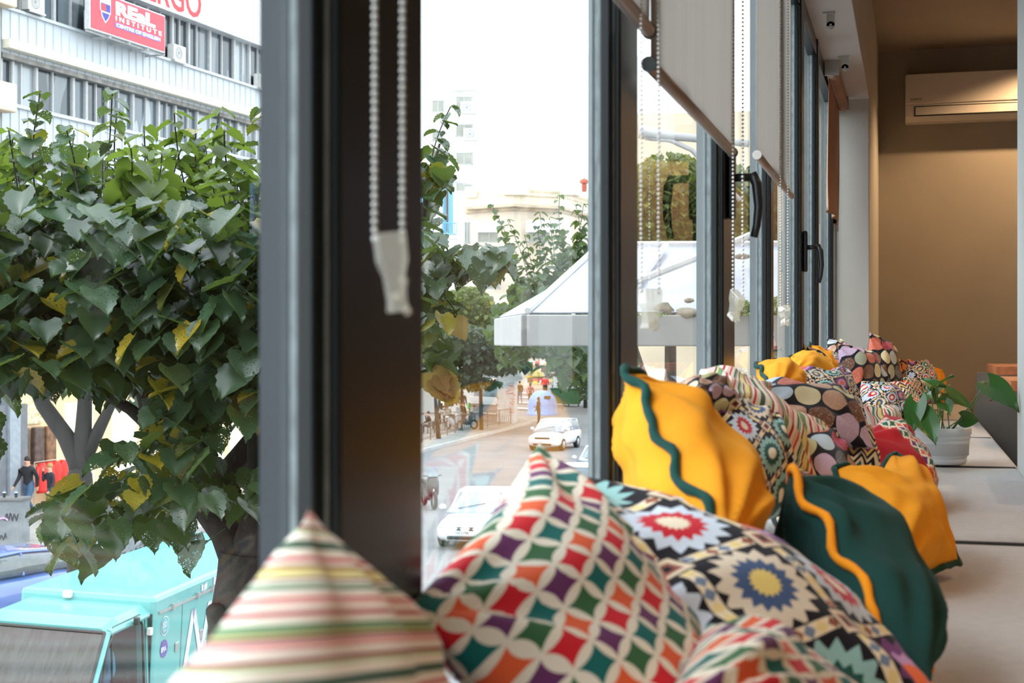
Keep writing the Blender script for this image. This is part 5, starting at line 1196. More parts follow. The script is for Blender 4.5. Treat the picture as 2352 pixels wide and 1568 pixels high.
P_mint = mat('paint_mint', S(96, 166, 163), rough=.35, var=.02, coat=.3)
vdir = RD(-.166, -.986); vdir.z = 0
car('white saloon car driving towards the camera beside the thick mullion, twin kidney grille', Pg(1075, 1265)+(-vdir)*2.2, RD(-.20, -.98), P_white, plate='NE5398', wind=M_cgl2, L=4.5)
car('white compact car parked farther up the street, seen past the cushion tip', Pg(1275, 1030), RD(-.35, -.93), P_white, kind='hatch', L=4.1, W=1.76, H=1.58, wind=M_cgl2, grille='bar')
car('white parked car half hidden behind the second mullion', Pg(1385, 1105), RD(-.30, -.95), P_white, wind=M_cgl2, grille='bar')
car('pale parked car just above the dark kilim cushion', Pg(1325, 1165), RD(-.24, -.97), P_silver, wind=M_cgl, grille='bar')
car('blue hatchback passing at the left edge of the picture', Pg(-60, 1440), RD(-.50, -.86), P_blue, kind='hatch', L=4.1)
car('dark car driving on the far side of the mint van', RD(-9.1, 32.5), vdir, P_dark, L=4.4)
# --- mint delivery van
K = Pd(336, 1364, 17.1)
van = thing('delivery_van', 'mint green delivery van with a box body and lilac lettering', 'van')
fwd = vdir.normalized(); left = Vector((-fwd.y, fwd.x, 0)); HV = K.z-GZ
orig = Vector((K.x, K.y, GZ))-left*.875
Mv = Matrix(((fwd.x, left.x, 0, orig.x), (fwd.y, left.y, 0, orig.y), (0, 0, 1, GZ), (0, 0, 0, 1))) @ Matrix.Rotation(math.radians(-2.5), 4, 'X')
setM(van, Mv)
hw = .875
bx = MB().box(-5.2, 0, -hw, hw, .75, HV).obj('box_body', P_mint, van, world=False, bevel=.06)
ct = .52
def cabring(x, hwb, hwt, z0, zb, zt):
    return [(x, -hwb, z0), (x, -hwb, zb), (x, -hwt, zt-.07), (x, -hwt+.09, zt), (x, hwt-.09, zt), (x, hwt, zt-.07), (x, hwb, zb), (x, hwb, z0)]
zr = HV-.10
zb_ = 1.33
MB().loft([cabring(.02, .86, .86, .45, zb_-.1, zb_), cabring(.75, .86, .86, .45, zb_-.1, zb_), cabring(1.75, .85, .83, .45, 1.22, zb_-.01), cabring(2.35, .80, .72, .45, 1.0, 1.10), cabring(2.55, .70, .62, .5, .9, .95)]).obj('cab', P_mint, van, world=False, bevel=.03)
MB().loft([cabring(-.01, .80, .80, zr-.14, zr-.10, zr), cabring(.75, .79, .79, zr-.13, zr-.10, zr-.01), cabring(1.02, .77, .77, zr-.20, zr-.14, zr-.08)]).obj('cab_roof', P_mint, van, world=False, bevel=.02)
f = MB()
for s_ in (1, -1):
    f.obox((0, s_*.86, zb_-.05), (.20, 0, 0), (0, -s_*.06, 0), (0, -s_*.07, zr-.08-zb_+.05)); f.tube([(1.80, s_*.83, zb_-.03), (1.04, s_*.77, zr-.12)], .045, 8)
    f.tube([(1.04, s_*.785, zr-.12), (0, s_*.79, zr-.11)], .04, 8)
f.obj('cab_pillar', P_mint, van, world=False)
MB().box(-.005, .01, -.85, .85, zb_-.1, zr-.1).obj('cab_bulkhead', M_black, van, world=False)
# windscreen
ws = [(1.06, -.74, zr-.15), (1.06, .74, zr-.15), (1.78, .80, 1.34), (1.78, -.80, 1.34)]
MB().add([(x+.03, y, z+.035) for x, y, z in ws]+[(x+.01, y, z+.01) for x, y, z in ws], [(0, 1, 2, 3), (7, 6, 5, 4), (0, 4, 5, 1), (1, 5, 6, 2), (2, 6, 7, 3), (3, 7, 4, 0)]).obj('windscreen', mat('van_windscreen', (.016, .019, .02), rough=.08, spec=.25, var=.7, vs=4, vscale=(1, 6, 1)), van, world=False)
f = MB(); q = [(x+.035, y*1.03, z+.042) for x, y, z in ws]
for i in range(4): f.tube([q[i], q[(i+1) % 4]], .018, 6)
f.obj('windscreen_seal', M_black, van, world=False)
MB().box(1.72, 1.80, -.35, .15, 1.38, 1.40).obj('paper', M_plate, van, world=False)
for y0 in (-.5, .25): MB().tube([(1.84, y0, 1.33), (1.60, y0-.30, 1.56)], .012, 5).obj('wiper', M_black, van, world=False)
pl = MB().box(1.19, 1.20, -.62, -.30, 1.86, 1.95).obj('number_plate', M_plate, van, world=False)
setMp = Matrix(((0, -.35, .93, 1.262), (1, 0, 0, -.60), (0, .93, .35, 1.90), (0, 0, 0, 1)))
pl.data.clear_geometry(); pl.data.from_pydata([tuple(setMp @ Vector(v)) for v in ((-.03, -.02, -.004), (.36, -.02, -.004), (.36, .10, -.004), (-.03, .10, -.004))], [], [(0, 1, 2, 3)]); pl.data.update()
o = text('plate_number', 'AHN-72', .085, M_ink, setMp, None, ext=.001); o.parent = van
# side window, door, driver
for s_ in (1, -1):
    def sp_(x, z): # point on the cab side
        f_ = (z-1.35)/(zr-.07-1.35); return (x, s_*((.86-(.08*f_ if z > 1.35 else 0))+.012), z)
    ol = [(.22, 1.36), (1.50, 1.30), (1.44, 1.42), (1.12, zr-.28), (.95, zr-.14), (.22, zr-.12), (.17, zr-.2), (.17, 1.42)]
    if s_ == 1:
        g = MB(); g.add([sp_(*p_) for p_ in ol], [tuple(range(len(ol)))]); g.obj('side_window', glassmat('van_glass', 1.1, (.55, .6, .6)), van, world=False)
        g = MB(); g.add([(p_[0], sp_(*p_)[1]-.006, p_[1]) for p_ in [(x, z) for x, z in ol]], [tuple(range(len(ol)))]); 
        f = MB()
        for i in range(len(ol)): f.tube([sp_(*ol[i]), sp_(*ol[(i+1) % len(ol)])], .016, 6)
        f.tube([sp_(1.02, 1.33), sp_(1.0, zr-.16)], .014, 6); f.obj('window_frame', M_black, van, world=False)
        f = MB(); dl = [(.10, .55), (.10, 1.35), (.10, zr-.12), (.25, zr-.06), (.95, zr-.07), (1.18, zr-.30), (1.58, 1.28), (1.6, .55)]
        for i in range(len(dl)-1): f.tube([sp_(*dl[i]), sp_(*dl[i+1])], .005, 4)
        f.obj('door_seam', M_black, van, world=False)
        f = MB(); f.box(.25, .48, .875, .91, 1.18, 1.23); f.obj('door_handle', M_black, van, world=False, bevel=.01)
    g = MB(); g.box(1.40, 1.52, s_*.98-.12, s_*.98+.12, 1.28, 1.62); g.obj('wing_mirror', mat('mirror_grey', (.08, .085, .09), rough=.5), van, world=False, bevel=.05)
    for x in (1.75, -3.4): wheel(van, x, s_*.74, .36)
MB().box(.3, 1.6, -.7, .7, .9, 1.30).obj('dashboard', M_black, van, world=False)
MB().box(-.0, .30, .1, .7, .6, 1.7).obj('seat', M_black, van, world=False, bevel=.06)
g = MB(); g.box(.0, .07, -.28, -.18, HV-.07, HV+.015); o = g.obj('roof_antenna', M_white, van, world=False, bevel=.01); 
for (x, y, z, m_) in ((.02, .80, HV-.35, M_white), (.45, .82, zr-.04, M_black)): g = MB(); g.box(x, x+.07, y+.02, y+.08, z-.09, z); g.obj('marker_lamp', m_, van, world=False, bevel=.01)
# side: rails, door panels, lettering
sy = hw+.004
for z in (HV-.22, 1.02, .80): MB().box(-5.1, -.12, sy, sy+.02, z, z+.03).obj('side_rail', M_steel, van, world=False)
for x in (-.86, -2.0, -3.2, -4.4): MB().box(x, x+.008, sy, sy+.003, 1.05, HV-.22).obj('panel_seam', mat('seam_teal', S(60, 120, 120)), van, world=False)
for x in (-.70, -1.5, -2.7): MB().box(x-.06, x+.04, sy, sy+.012, HV-.80, HV-.68).obj('latch', M_steel, van, world=False, bevel=.01)
for x, z in ((-.5, HV-.21), (-1.3, HV-.21), (-1.8, HV-.21), (-.4, 1.06), (-1.5, 1.06)): MB().box(x-.02, x+.02, sy+.01, sy+.04, z-.03, z+.05).obj('hinge', M_steel, van, world=False)
M_lil = mat('lilac_vinyl', S(200, 200, 214), rough=.4); M_pur = mat('purple_vinyl', S(96, 72, 150), rough=.4)
TS = lambda x, z: Matrix(((-1, 0, 0, x), (0, 0, 1, sy+.006), (0, 1, 0, z), (0, 0, 0, 1)))
def vt(nm, s_, size, m, x, z, **k): o = text(nm, s_, size, m, TS(x, z), None, ext=.001, **k); o.parent = van
def disc(x, z, r, m, r2=0, y=0.0):
    g = MB(); n = 28; vs = [(x+rr_*math.cos(2*math.pi*k/n), sy+.003+y, z+rr_*math.sin(2*math.pi*k/n)) for rr_ in (r, max(r2, .0001)) for k in range(n)]
    g.add(vs, [(k, (k+1) % n, n+(k+1) % n, n+k) for k in range(n)]); g.obj('badge', m, van, world=False)
disc(-.32, HV-.40, .12, M_lil, .108); disc(-.32, HV-.40, .095, mat('teal_vinyl', S(96, 170, 170)), 0); vt('lettering', 'ISO', .095, M_lil, -.235, HV-.415, bold=.003); vt('lettering', '22000', .04, M_lil, -.255, HV-.47)
disc(-.32, HV-.68, .11, M_pur, 0); vt('lettering', 'EPIA', .082, M_lil, -.22, HV-.71, bold=.004); vt('lettering', 'x', .07, M_pur, -.22, HV-.60)
g = MB()
def bar2(x0, z0, x1, z1, w_): g.obox((x0+w_/2, sy+.002, z0), (-w_, 0, 0), (0, .004, 0), (x1-x0, 0, z1-z0))
bar2(-1.00, HV-1.06, -1.22, HV-.36, .12); bar2(-1.22, HV-.36, -1.52, HV-1.02, .12); bar2(-1.52, HV-1.02, -1.78, HV-.36, .12); g.obj('logo_letter', M_lil, van, world=False)
vt('lettering', 'n', .5, M_lil, -1.62, HV-1.08)
for x, z, s_ in ((-1.55, HV-.19, .11), (-2.0, HV-.19, .15), (-2.2, HV-.55, .20)):
    g = MB(); g.add([(x, sy+.003, z), (x-s_, sy+.003, z+.25*s_), (x-s_, sy+.003, z+1.0*s_), (x, sy+.003, z+.8*s_)], [(0, 1, 2, 3)]); g.add([(x+.02, sy+.003, z), (x+s_*.8, sy+.003, z+.2*s_), (x+s_*.8, sy+.003, z+.95*s_), (x+.02, sy+.003, z+.8*s_)], [(0, 1, 2, 3)]); g.obj('logo_cube', M_lil, van, world=False)
MB().box(-5.1, -4.15, sy, sy+.004, HV-.36, HV-.06).obj('purple_label', M_pur, van, world=False); vt('lettering', '-HACCP', .17, M_lil, -4.18, HV-.30, bold=.004)
# ------------------------------------------------------------------ people
M_skin = mat('skin', S(206, 160, 134), rough=.6)
def person(label, pos, face, h=1.75, pose='stand', top=(.03, .03, .035), low=(.05, .08, .16), shoe=(.1, .1, .1), hair=(.03, .02, .015), long=False, build=1.0, local=False, fem=False, arms=None):
    t = thing('person', label, 'person'); face = Vector((face.x, face.y, 0)).normalized(); lf = Vector((-face.y, face.x, 0))
    setM(t, Matrix(((face.x, lf.x, 0, pos.x), (face.y, lf.y, 0, pos.y), (0, 0, 1, pos.z), (0, 0, 0, 1))))
    V = []; R = []; E = []; T = []
    def add(p, r, par, tag):
        V.append(Vector(p)*h); R.append(r*h); T.append(tag)
        if par is not None: E.append((par, len(V)-1))
        return len(V)-1
    sit = pose == 'sit'; pz = .53 if not sit else .27
    b = build
    pel = add((0, 0, pz), (.078*b, .095*b), None, 'low') if False else add((0, 0, pz), .082*b, None, 'low')
    ln = .03 if pose == 'walk' else (.06 if sit else 0)
    wa = add((ln*.3, 0, pz+.09), .072*b, pel, 'top'); ch = add((ln*.7, 0, pz+.20), .088*b, wa, 'top'); nk0 = add((ln, 0, pz+.285), .062*b, ch, 'top')
    nk = add((ln+.004, 0, pz+.325), .032, nk0, 'skin'); hd = add((ln+.012, 0, pz+.375), .050, nk, 'skin'); hd2 = add((ln+.014, 0, pz+.425), .055, hd, 'skin')
    sw = 1 if pose == 'walk' else 0
    for s_ in (1, -1):
        hip = add((0, s_*.052*b, pz-.03), .066*b, pel, 'low')
        if sit: kn = add((.23, s_*.07, pz+.0), .043*b, hip, 'low'); an = add((.22, s_*.07, .05), .028, kn, 'low'); 
        else:
            ph = s_*sw; kn = add((.10*ph if ph > 0 else -.02, s_*.055, .285), .042*b, hip, 'low'); an = add((.17*ph if ph > 0 else -.19*abs(ph), s_*.05, .045 if ph >= 0 else .10), .026, kn, 'low')
        p_ = V[an]/h; add((p_.x+.075, p_.y, p_.z-.022 if (pose != 'walk' or s_ > 0) else p_.z-.05), .022, add((p_.x+.015, p_.y, p_.z-.02), .027, an, 'shoe'), 'shoe')
        sh = add((ln, s_*.105*b, pz+.275), .045*b, nk0, 'top')
        a_ = arms[0 if s_ > 0 else 1] if arms else ('swing', -s_*sw)
        if a_[0] == 'swing': el = (ln-.02+.06*a_[1], s_*.135*b, pz+.12); wr = (ln+.05+.12*a_[1], s_*.14*b, pz-.02)
        elif a_[0] == 'up': el = (ln+.07, s_*.13*b, pz+.15); wr = (ln+.10, s_*.06, pz+.34)
        else: el = (ln+.03, s_*.14*b, pz+.13); wr = (ln+.15, s_*.06, pz+.10)
        e_ = add(el, .034*b, sh, 'top'); w_ = add(wr, .022, e_, 'top'); dv = (Vector(wr)-Vector(el)).normalized()
        pm = Vector(wr)+dv*.03; hp = add(pm, .020, w_, 'skin'); side = Vector((1, 0, 0)) if abs(dv.z) > .6 else Vector((0, 0, 1))
        for q in range(4):
            o_ = side*(.014-.0095*q); f1 = add(pm+dv*.028+o_, .0062, hp, 'skin'); add(pm+dv*(.05+.006*(q in (1, 2)))+o_*1.1+Vector((0, -s_*.008, 0)), .005, f1, 'skin')
        add(pm+dv*.020+side*.030, .0058, add(pm+dv*.002+side*.019, .007, hp, 'skin'), 'skin')
    me = bpy.data.meshes.new('body'); me.from_pydata([tuple(v) for v in V], E, []); o = bpy.data.objects.new('body', me); C.objects.link(o)
    bm = bmesh.new(); bm.from_mesh(me); sl = bm.verts.layers.skin.verify(); bm.verts.ensure_lookup_table()
    for i, v in enumerate(bm.verts): v[sl].radius = (R[i], R[i]*(1.0)); v[sl].use_root = (i == 0)
    bm.to_mesh(me); bm.free()
    o.modifiers.new('skin', 'SKIN').use_smooth_shade = True; ss = o.modifiers.new('sub', 'SUBSURF'); ss.levels = ss.render_levels = 1
    dg = bpy.context.evaluated_depsgraph_get(); me2 = bpy.data.meshes.new_from_object(o.evaluated_get(dg)); bpy.data.objects.remove(o)
    ms = {'top': mat('top_%s' % str(top), top, rough=.8, var=.2, vs=5), 'low': mat('low_%s' % str(low), low, rough=.85, var=.2, vs=5), 'shoe': mat('shoe_%s' % str(shoe), shoe, rough=.6), 'skin': M_skin}
    me2.materials.clear(); keys = ['top', 'low', 'shoe', 'skin']
    for k in keys: me2.materials.append(ms[k])
    segs_ = [(V[a], V[b_], T[b_], T[a]) for a, b_ in E]
    for p in me2.polygons:
        c_ = p.center; best = None
        for a, b_, tb, ta in segs_:
            ab = b_-a; f_ = max(0, min(1, (c_-a).dot(ab)/max(ab.length_squared, 1e-9))); dd = (a+ab*f_-c_).length
            if best is None or dd < best[0]: best = (dd, tb if f_ > .35 else ta)
        p.material_index = keys.index(best[1]); p.use_smooth = True
    o = bpy.data.objects.new('body', me2); C.objects.link(o); o.parent = t
    hc = V[hd2]; hm = mat('hair_%s' % str(hair), hair, rough=.7); g = MB(); n = 14
    g.ball(hc+Vector((-.012*h, 0, .010*h)), (.056*h, .055*h, .054*h), n)
    if long: g.ball(hc+Vector((-.035*h, 0, -.05*h)), (.035*h, .05*h, .09*h), n)
    g.obj('hair', hm, t, world=False, smooth=True)
    g = MB(); g.ball(hc+Vector((.056*h, 0, -.024*h)), (.012*h, .008*h, .012*h), 6); g.obj('nose', M_skin, t, world=False, smooth=True)
    g = MB(); 
    for s_ in (1, -1): e = MB(); e.ball(hc+Vector((.050*h, s_*.019*h, -.008*h)), .005*h, 6); e.obj('eye', M_ink, t, world=False)
    g.ball(hc+Vector((.050*h, 0, -.044*h)), (.006*h, .015*h, .004*h), 6); g.obj('mouth', mat('lips', S(160, 84, 80)), t, world=False)
    return t
toL = lambda r, d: RD(r, d)
person('person in a black jacket and blue jeans walking past the lit shop', Pg(66, 1196)+Vector((0, 0, .14)), toL(-.3, -.9), h=1.86, pose='walk', top=(.018, .02, .024), low=(.07, .13, .22), shoe=(.5, .48, .36), build=1.05)
person('person with tied blond hair, dark top and blue jeans, phone at the ear', Pg(118, 1200)+Vector((0, 0, .14)), toL(-.6, -.8), h=1.68, pose='walk', top=(.03, .03, .04), low=(.09, .17, .30), shoe=(.75, .75, .75), hair=S(170, 130, 80), build=.88, arms=(('swing', .5), ('up', 0)))
person('person all in black with a shoulder bag standing at the kerb', Pg(1237, 972), toL(-.8, .3), h=1.78, top=(.03, .03, .035), low=(.02, .02, .025), hair=(.05, .03, .02), long=True, arms=(('swing', .2), ('front', 0)))
person('person in a red blouse standing on the crossing', Pg(1252, 908), toL(0, -1), h=2.0, top=S(226, 60, 56), low=(.02, .02, .03), hair=(.07, .04, .02), long=True, build=1.3)
person('person in a pink top with a small backpack walking away', Pg(1218, 932), toL(.1, 1), h=2.0, pose='walk', top=S(206, 130, 150), low=(.03, .03, .035), hair=(.05, .03, .02), long=True)
person('person in a dark jacket and jeans striding away behind the kiosk', Pg(1194, 928), toL(-.2, 1), h=2.05, pose='walk', top=(.05, .04, .045), low=(.12, .17, .27), shoe=(.6, .6, .6))
person('person in an orange jacket with a blue bag, farthest up the street', Pg(1264, 884), toL(.1, 1), h=1.9, top=S(226, 130, 50), low=(.10, .14, .2), build=1.1)
person('person in brown clothes half hidden by the lamp post', Pg(1271, 896), toL(.1, 1), h=1.9, top=(.12, .09, .08), low=(.12, .09, .08), build=1.15)
person('person in a dark brown jacket and beige trousers standing at the cafe', Pg(1062, 962)+Vector((0, 0, .14)), toL(.3, .9), h=1.85, top=(.05, .045, .045), low=S(206, 190, 150), hair=(.06, .06, .05), build=1.15)
def chair_at(pos, face, lab, col=(.04, .035, .03)):
    t = thing('cafe_chair', lab, 'chair', tuple(pos), math.atan2(face.y, face.x)); m = mat('chair_%s' % str(col), col, rough=.6)
    MB().box(-.22, .22, -.22, .22, .42, .46).obj('seat', m, t, world=False, bevel=.01); MB().box(-.25, -.21, -.22, .22, .46, .9).obj('backrest', m, t, world=False, bevel=.01)
    for x in (-.2, .2):
        for y in (-.2, .2): MB().tube([(x, y, 0), (x, y, .42)], .018, 6).obj('leg', m, t, world=False)
for px, py, fc, kw, lab, cl in ((1069, 972, toL(-1, -.1), dict(top=(.02, .022, .025), low=(.10, .16, .24), hair=(.08, .07, .06), arms=(('front', 0), ('up', 0))), 'bald person in a black jacket sitting at the cafe by the railing', 'dark cafe chair under the person with the green bag'),
                                (1022, 958, toL(.9, -.3), dict(top=S(120, 96, 70), low=(.3, .3, .3), hair=(.12, .08, .05), long=True), 'person with brown hair in a brown top sitting at the cafe', 'wooden cafe chair under the person with brown hair'),
                                (988, 1000, toL(-1, -.1), dict(top=(.015, .015, .018), low=(.03, .03, .03), hair=(.08, .05, .03), arms=(('up', 0), ('front', 0))), 'person in a black top and white collar sitting by the thick mullion', 'dark cafe chair closest to the thick mullion'),
                                (1010, 992, toL(-1, .2), dict(top=(.02, .02, .02), low=(.03, .03, .03), hair=(.02, .02, .02)), 'person in black sitting behind the bare tree trunk', 'dark cafe chair behind the bare tree trunk')):
    p = Pg(px, py)+Vector((0, 0, .14)); person(lab, p, fc, h=1.75, pose='sit', **kw); chair_at(p-fc.normalized()*.05+Vector((0, 0, -.0)), fc, cl)
p = Pg(1074, 968)+Vector((0, 0, .14)); p = p+RD(.12, -.35); g = MB(); g.ball((p.x, p.y, p.z+.95), (.15, .15, .28), 10); g.obj('shoulder_bag', mat('bag_green', S(70, 200, 110)), label='bright green bag on the back of the person in the black jacket', cat='bag', smooth=True)
p = Pg(1218, 932)+Vector((0, 0, 1.45))+RD(0, -.22); g = MB(); g.box(p.x-.15, p.x+.15, p.y-.08, p.y+.08, p.z-.25, p.z+.2); g.obj('backpack', mat('bag_mauve', S(150, 90, 100)), label='small mauve backpack worn by the person in pink', cat='bag', bevel=.05)
p = Pg(1264, 884)+Vector((0, 0, 1.3))+RD(0, -.22); g = MB(); g.box(p.x-.16, p.x+.16, p.y-.08, p.y+.08, p.z-.25, p.z+.2); g.obj('backpack', mat('bag_blue', S(96, 110, 150)), label='blue grey bag on the back of the person in orange', cat='bag', bevel=.05)
# van driver
dp_ = Mv @ Vector((.50, .42, 1.06)); dr_ = person('driver in a light blue sweatshirt leaning forward inside the mint van', dp_, fwd, h=1.72, pose='sit', top=S(96, 170, 214), low=(.03, .03, .04), hair=(.04, .03, .02), build=1.12, arms=(('front', 0), ('front', 0)))
# ------------------------------------------------------------------ railings
M_rail = mat('railing_grey', (.10, .105, .11), rough=.5)
def railing(pts, lab, h=1.0, post=2.2, sp=.16):
    t = thing('street_railing', lab, 'railing', tuple(pts[0]))
    for a, b in zip(pts[:-1], pts[1:]):
        e = b-a; L = e.length; u = e/L; g = MB(); g.tube([a+Vector((0, 0, h)), b+Vector((0, 0, h))], .025, 6); g.tube([a+Vector((0, 0, .12)), b+Vector((0, 0, .12))], .015, 5)
        n = int(L/sp)
        for k in range(n):
            p = a+u*(k+.5)*sp; g.tube([p+Vector((0, 0, .12)), p+u*sp*.8*(1 if k % 2 else -1)+Vector((0, 0, .45)), p+Vector((0, 0, .62 if k % 2 else .5)), p+Vector((0, 0, h))] if k % 2 else [p+Vector((0, 0, .12)), p-u*sp*.8+Vector((0, 0, .45)), p+Vector((0, 0, .6))], .011, 4, cap=False)
        g.obj('bars', M_rail, t)
        m = max(1, round(L/post))
        for k in range(m+1): p = a+e*(k/m); MB().tube([p, p+Vector((0, 0, h+.03))], .035, 6).obj('post', M_rail, t)
up14 = Vector((0, 0, .14))
railing([Pg(690, 1118)+up14, Pg(968, 1022)+up14, Pg(1062, 994)+up14, Pg(1173, 978)+up14], 'dark zigzag railing along the kerb in front of the pavement cafe')
railing([Pg(1238, 952)+up14, Pg(1292, 944)+up14], 'short zigzag railing beside the blue recycling dome', h=1.1)
railing([Pg(225, 1258)+up14, Pg(300, 1222)+up14, Pg(420, 1190)+up14, Pg(520, 1160)+up14], 'zigzag railing on the pavement above the mint van', h=1.15)
# ------------------------------------------------------------------ street furniture
p = Pg(1246, 952); t = thing('recycling_dome', 'pale blue domed recycling container behind the person in black', 'recycling bin', tuple(p)); s_ = 1.12
MB().lathe([(1.2, 0), (1.2, .12), (1.12, .15), (1.12, .7), (1.05, 1.1), (.9, 1.45), (.6, 1.72), (.25, 1.84), (.0001, 1.86)], p, 24).obj('dome', mat('dome_blue', S(110, 160, 220), rough=.4), t, smooth=True)
MB().obox(p+RD(.1, -1.0)+Vector((0, 0, 1.25)), RD(.5, .0), RD(0, .4), (0, 0, .22)).obj('opening', M_black, t)
for k, (px, py, lab) in enumerate(((1290, 925, 'green wheeled container nearer the lamp post'), (1312, 927, 'green wheeled container, rightmost of the pair'))):
    p = Pg(px, py+6); t = thing('waste_container', lab, 'waste container', tuple(p)); u_ = RD(1, 0); v_ = RD(0, 1)
    MB().loft([[p-u_*.75-v_*.5+Vector((0, 0, .2)), p+u_*.75-v_*.5+Vector((0, 0, .2)), p+u_*.75+v_*.5+Vector((0, 0, .2)), p-u_*.75+v_*.5+Vector((0, 0, .2))], [p-u_*.95-v_*.6+Vector((0, 0, 1.4)), p+u_*.95-v_*.6+Vector((0, 0, 1.4)), p+u_*.95+v_*.6+Vector((0, 0, 1.4)), p-u_*.95+v_*.6+Vector((0, 0, 1.4))]]).obj('bin_body', mat('bin_green', S(90, 130, 90), rough=.6), t)
    MB().obox(p-u_*1.0-v_*.65+Vector((0, 0, 1.4)), u_*2.0, v_*1.3, (0, 0, .16)).obj('lid', mat('lid_green', S(70, 96, 76), rough=.6), t, bevel=.05)
    for q in (-.6, .6): w_ = p+u_*q-v_*.45; MB().lathe([(.0001, -.04), (.1, -.04), (.1, .04), (.0001, .04)], (w_.x, w_.y, w_.z+.1), 10, axis='x').obj('wheel', M_black, t)
p = Pg(1275, 908); t = thing('lamp_post', 'pale grey lamp post rising beside the green containers', 'lamp post', tuple(p)); MB().tube([p, p+Vector((0, 0, .6))], .26, 10).obj('base', M_kg, t); MB().tube([p, p+Vector((0, 0, 8.5))], .15, 10).obj('pole', M_kg, t)
p = Pg(1182, 963)+up14; t = thing('lamp_post', 'thin dark post standing at the kiosk corner', 'post', tuple(p)); MB().tube([p, p+Vector((0, 0, 4.2))], .09, 8).obj('pole', M_rail, t); MB().tube([p, p+Vector((0, 0, .2))], .2, 8).obj('base', M_rail, t)
# tilted black sign panel
a = Pd(1192, 845, 88); t = MB(); q = [Pd(1194, 846, 88), Pd(1206, 832, 88), Pd(1222, 846, 88.3), Pd(1205, 862, 88.3)]; t.add(q+[v+Vector((0, .15, 0)) for v in q], [(0, 1, 2, 3), (7, 6, 5, 4), (0, 4, 5, 1), (1, 5, 6, 2), (2, 6, 7, 3), (3, 7, 4, 0)]); t.obj('black_sign', M_black, label='tilted black sign panel hanging above the walking people', cat='sign')
# graffiti utility cabinet with cups
pc = Pg(2, 1262); t = thing('utility_cabinet', 'grey utility cabinet scrawled with black graffiti at the left edge', 'cabinet', tuple(pc)); hC = 1.22
MB().obox(pc+RD(-.8, 0)+Vector((0, 0, .1)), RD(1.30, 0), RD(.1, .55), (0, 0, hC)).obj('cabinet_body', mat('cabinet_grey', (.20, .215, .23), rough=.7, var=.15, vs=4), t, bevel=.02)
MB().obox(pc+RD(-.85, -.05)+Vector((0, 0, .1+hC)), RD(1.40, 0), RD(.1, .65), (0, 0, .06)).obj('cabinet_top', mat('cabinet_top', (.16, .16, .16), rough=.8), t)
rr = random.Random(9)
for j in range(7):
    g = MB(); x0, z0 = rr.uniform(-.7, .35), (.35 if j < 4 else .95)+rr.uniform(-.08, .1); pts = []
    for k in range(14): pts.append(pc+RD(x0+k*.028, -.012)+Vector((0, 0, z0+.10*math.sin(k*1.7+j)+rr.uniform(-.03, .03))))
    g.tube(pts, .011, 4); g.obj('graffiti', M_ink, t)
g = MB(); g.tube([pc+RD(-.2, -.012)+Vector((0, 0, .8)), pc+RD(.1, -.012)+Vector((0, 0, .86)), pc+RD(.2, -.012)+Vector((0, 0, .8))], .03, 4); g.obj('graffiti', mat('graffiti_lilac', S(200, 160, 200)), t)
for k, (dx, c, lab) in enumerate(((.02, S(40, 50, 60), 'dark paper cup with a blue straw on the utility cabinet'), (-.28, S(176, 150, 110), 'brown paper cup on the utility cabinet'), (.34, S(46, 56, 70), 'dark paper cup with a straw at the right end of the cabinet top'))):
    p = pc+RD(dx, .2)+Vector((0, 0, hC+.16)); t = thing('paper_cup', lab, 'cup', tuple(p)); MB().lathe([(.0001, 0), (.032, 0), (.045, .13), (.0001, .13)], p, 12).obj('cup', mat('cup%d' % k, c), t); MB().lathe([(.047, .13), (.045, .15), (.0001, .15)], p, 12).obj('lid', M_white, t)
    if k != 1: MB().tube([p+Vector((0, 0, .15)), p+Vector((.01, 0, .23))], .005, 5).obj('straw', mat('straw_blue', S(120, 180, 220)), t)
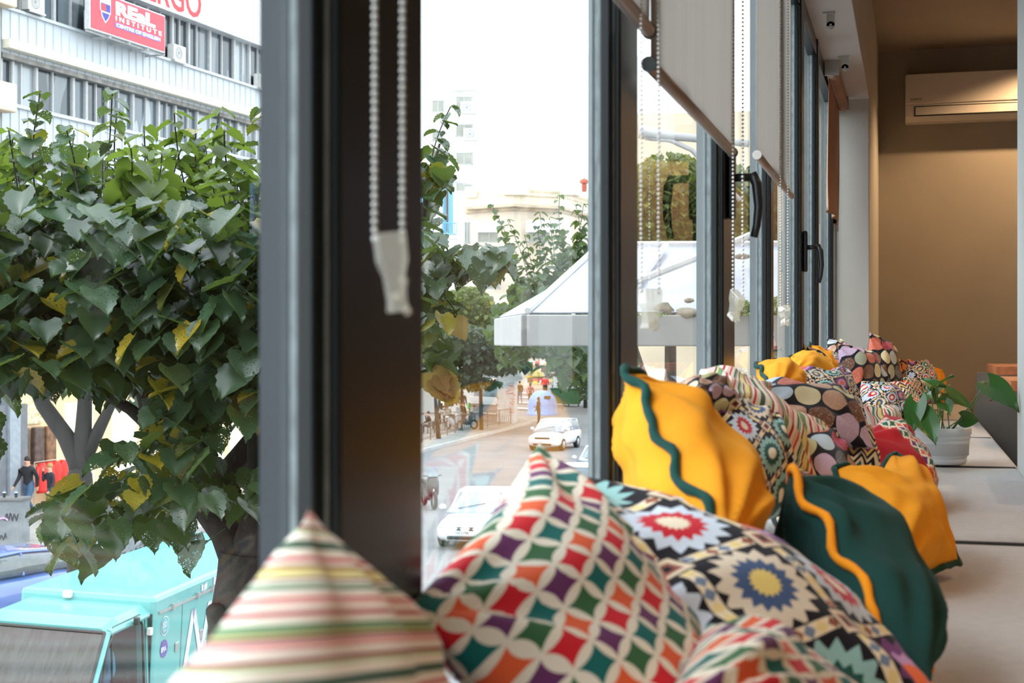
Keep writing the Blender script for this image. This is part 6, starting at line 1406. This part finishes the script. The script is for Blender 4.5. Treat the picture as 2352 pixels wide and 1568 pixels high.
# motorcycles
def motorbike(lab, p, face, col):
    t = thing('motorcycle', lab, 'motorcycle', tuple(p), math.atan2(face.y, face.x)); m = mat('bike_%s' % str(col), col, rough=.3)
    for x in (-.62, .68):
        MB().lathe([(.20, -.05), (.29, -.05), (.31, 0), (.29, .05), (.20, .05), (.20, -.05)], (x, 0, .31), 20, axis='y').obj('wheel', M_tyre, t, world=False, smooth=True)
        MB().lathe([(.0001, -.02), (.20, -.02), (.20, .02), (.0001, .02)], (x, 0, .31), 14, axis='y').obj('rim', M_rim, t, world=False)
    MB().loft([superring(-.85, .05, .75, .82, 12), superring(-.5, .17, .5, .88, 12), superring(-.1, .18, .3, .80, 12), superring(.15, .15, .25, .5, 12), superring(.3, .16, .28, .45, 12)]).obj('fairing', m, t, world=False, smooth=True)
    MB().loft([superring(.38, .20, .35, .95, 12), superring(.5, .22, .4, 1.1, 12), superring(.62, .12, .55, 1.0, 12)]).obj('front_shield', m, t, world=False, smooth=True)
    MB().loft([superring(-.8, .10, .84, .92, 12), superring(-.4, .16, .84, .95, 12), superring(.05, .12, .76, .86, 12)]).obj('saddle', M_black, t, world=False, smooth=True)
    MB().tube([(.42, -.33, 1.12), (.5, 0, 1.08), (.42, .33, 1.12)], .018, 6).obj('handlebar', M_black, t, world=False); MB().tube([(.52, 0, 1.0), (.68, 0, .31)], .03, 6).obj('fork', M_steel, t, world=False)
    g = MB(); g.box(.5, .53, -.16, .16, 1.08, 1.42); g.obj('screen', M_cgl2, t, world=False, bevel=.01)
motorbike('silver scooter parked between the cafe tables and the railing', Pg(1042, 992)+up14, RD(.5, -.7), (.45, .48, .50))
motorbike('dark motorcycle parked by the railing with its wheel turned', Pg(1068, 990)+up14, RD(.8, -.5), (.06, .06, .07))
motorbike('red motorcycle parked beyond the green containers', Pg(1340, 918), RD(-.6, -.8), S(150, 60, 60))
motorbike('black scooter beside the white saloon, cut by the thick mullion', Pg(985, 1165), RD(.3, -.9), (.03, .02, .025))
# cafe table
p = Pg(1050, 978)+up14; t = thing('cafe_table', 'small round white cafe table in front of the person in black', 'table', tuple(p)); MB().lathe([(.0001, .72), (.35, .72), (.35, .75), (.0001, .75)], p, 18).obj('table_top', M_white, t); MB().tube([p, p+Vector((0, 0, .72))], .03, 8).obj('stem', M_steel, t); MB().lathe([(.25, 0), (.2, .03), (.0001, .04)], p, 14).obj('base', M_steel, t)
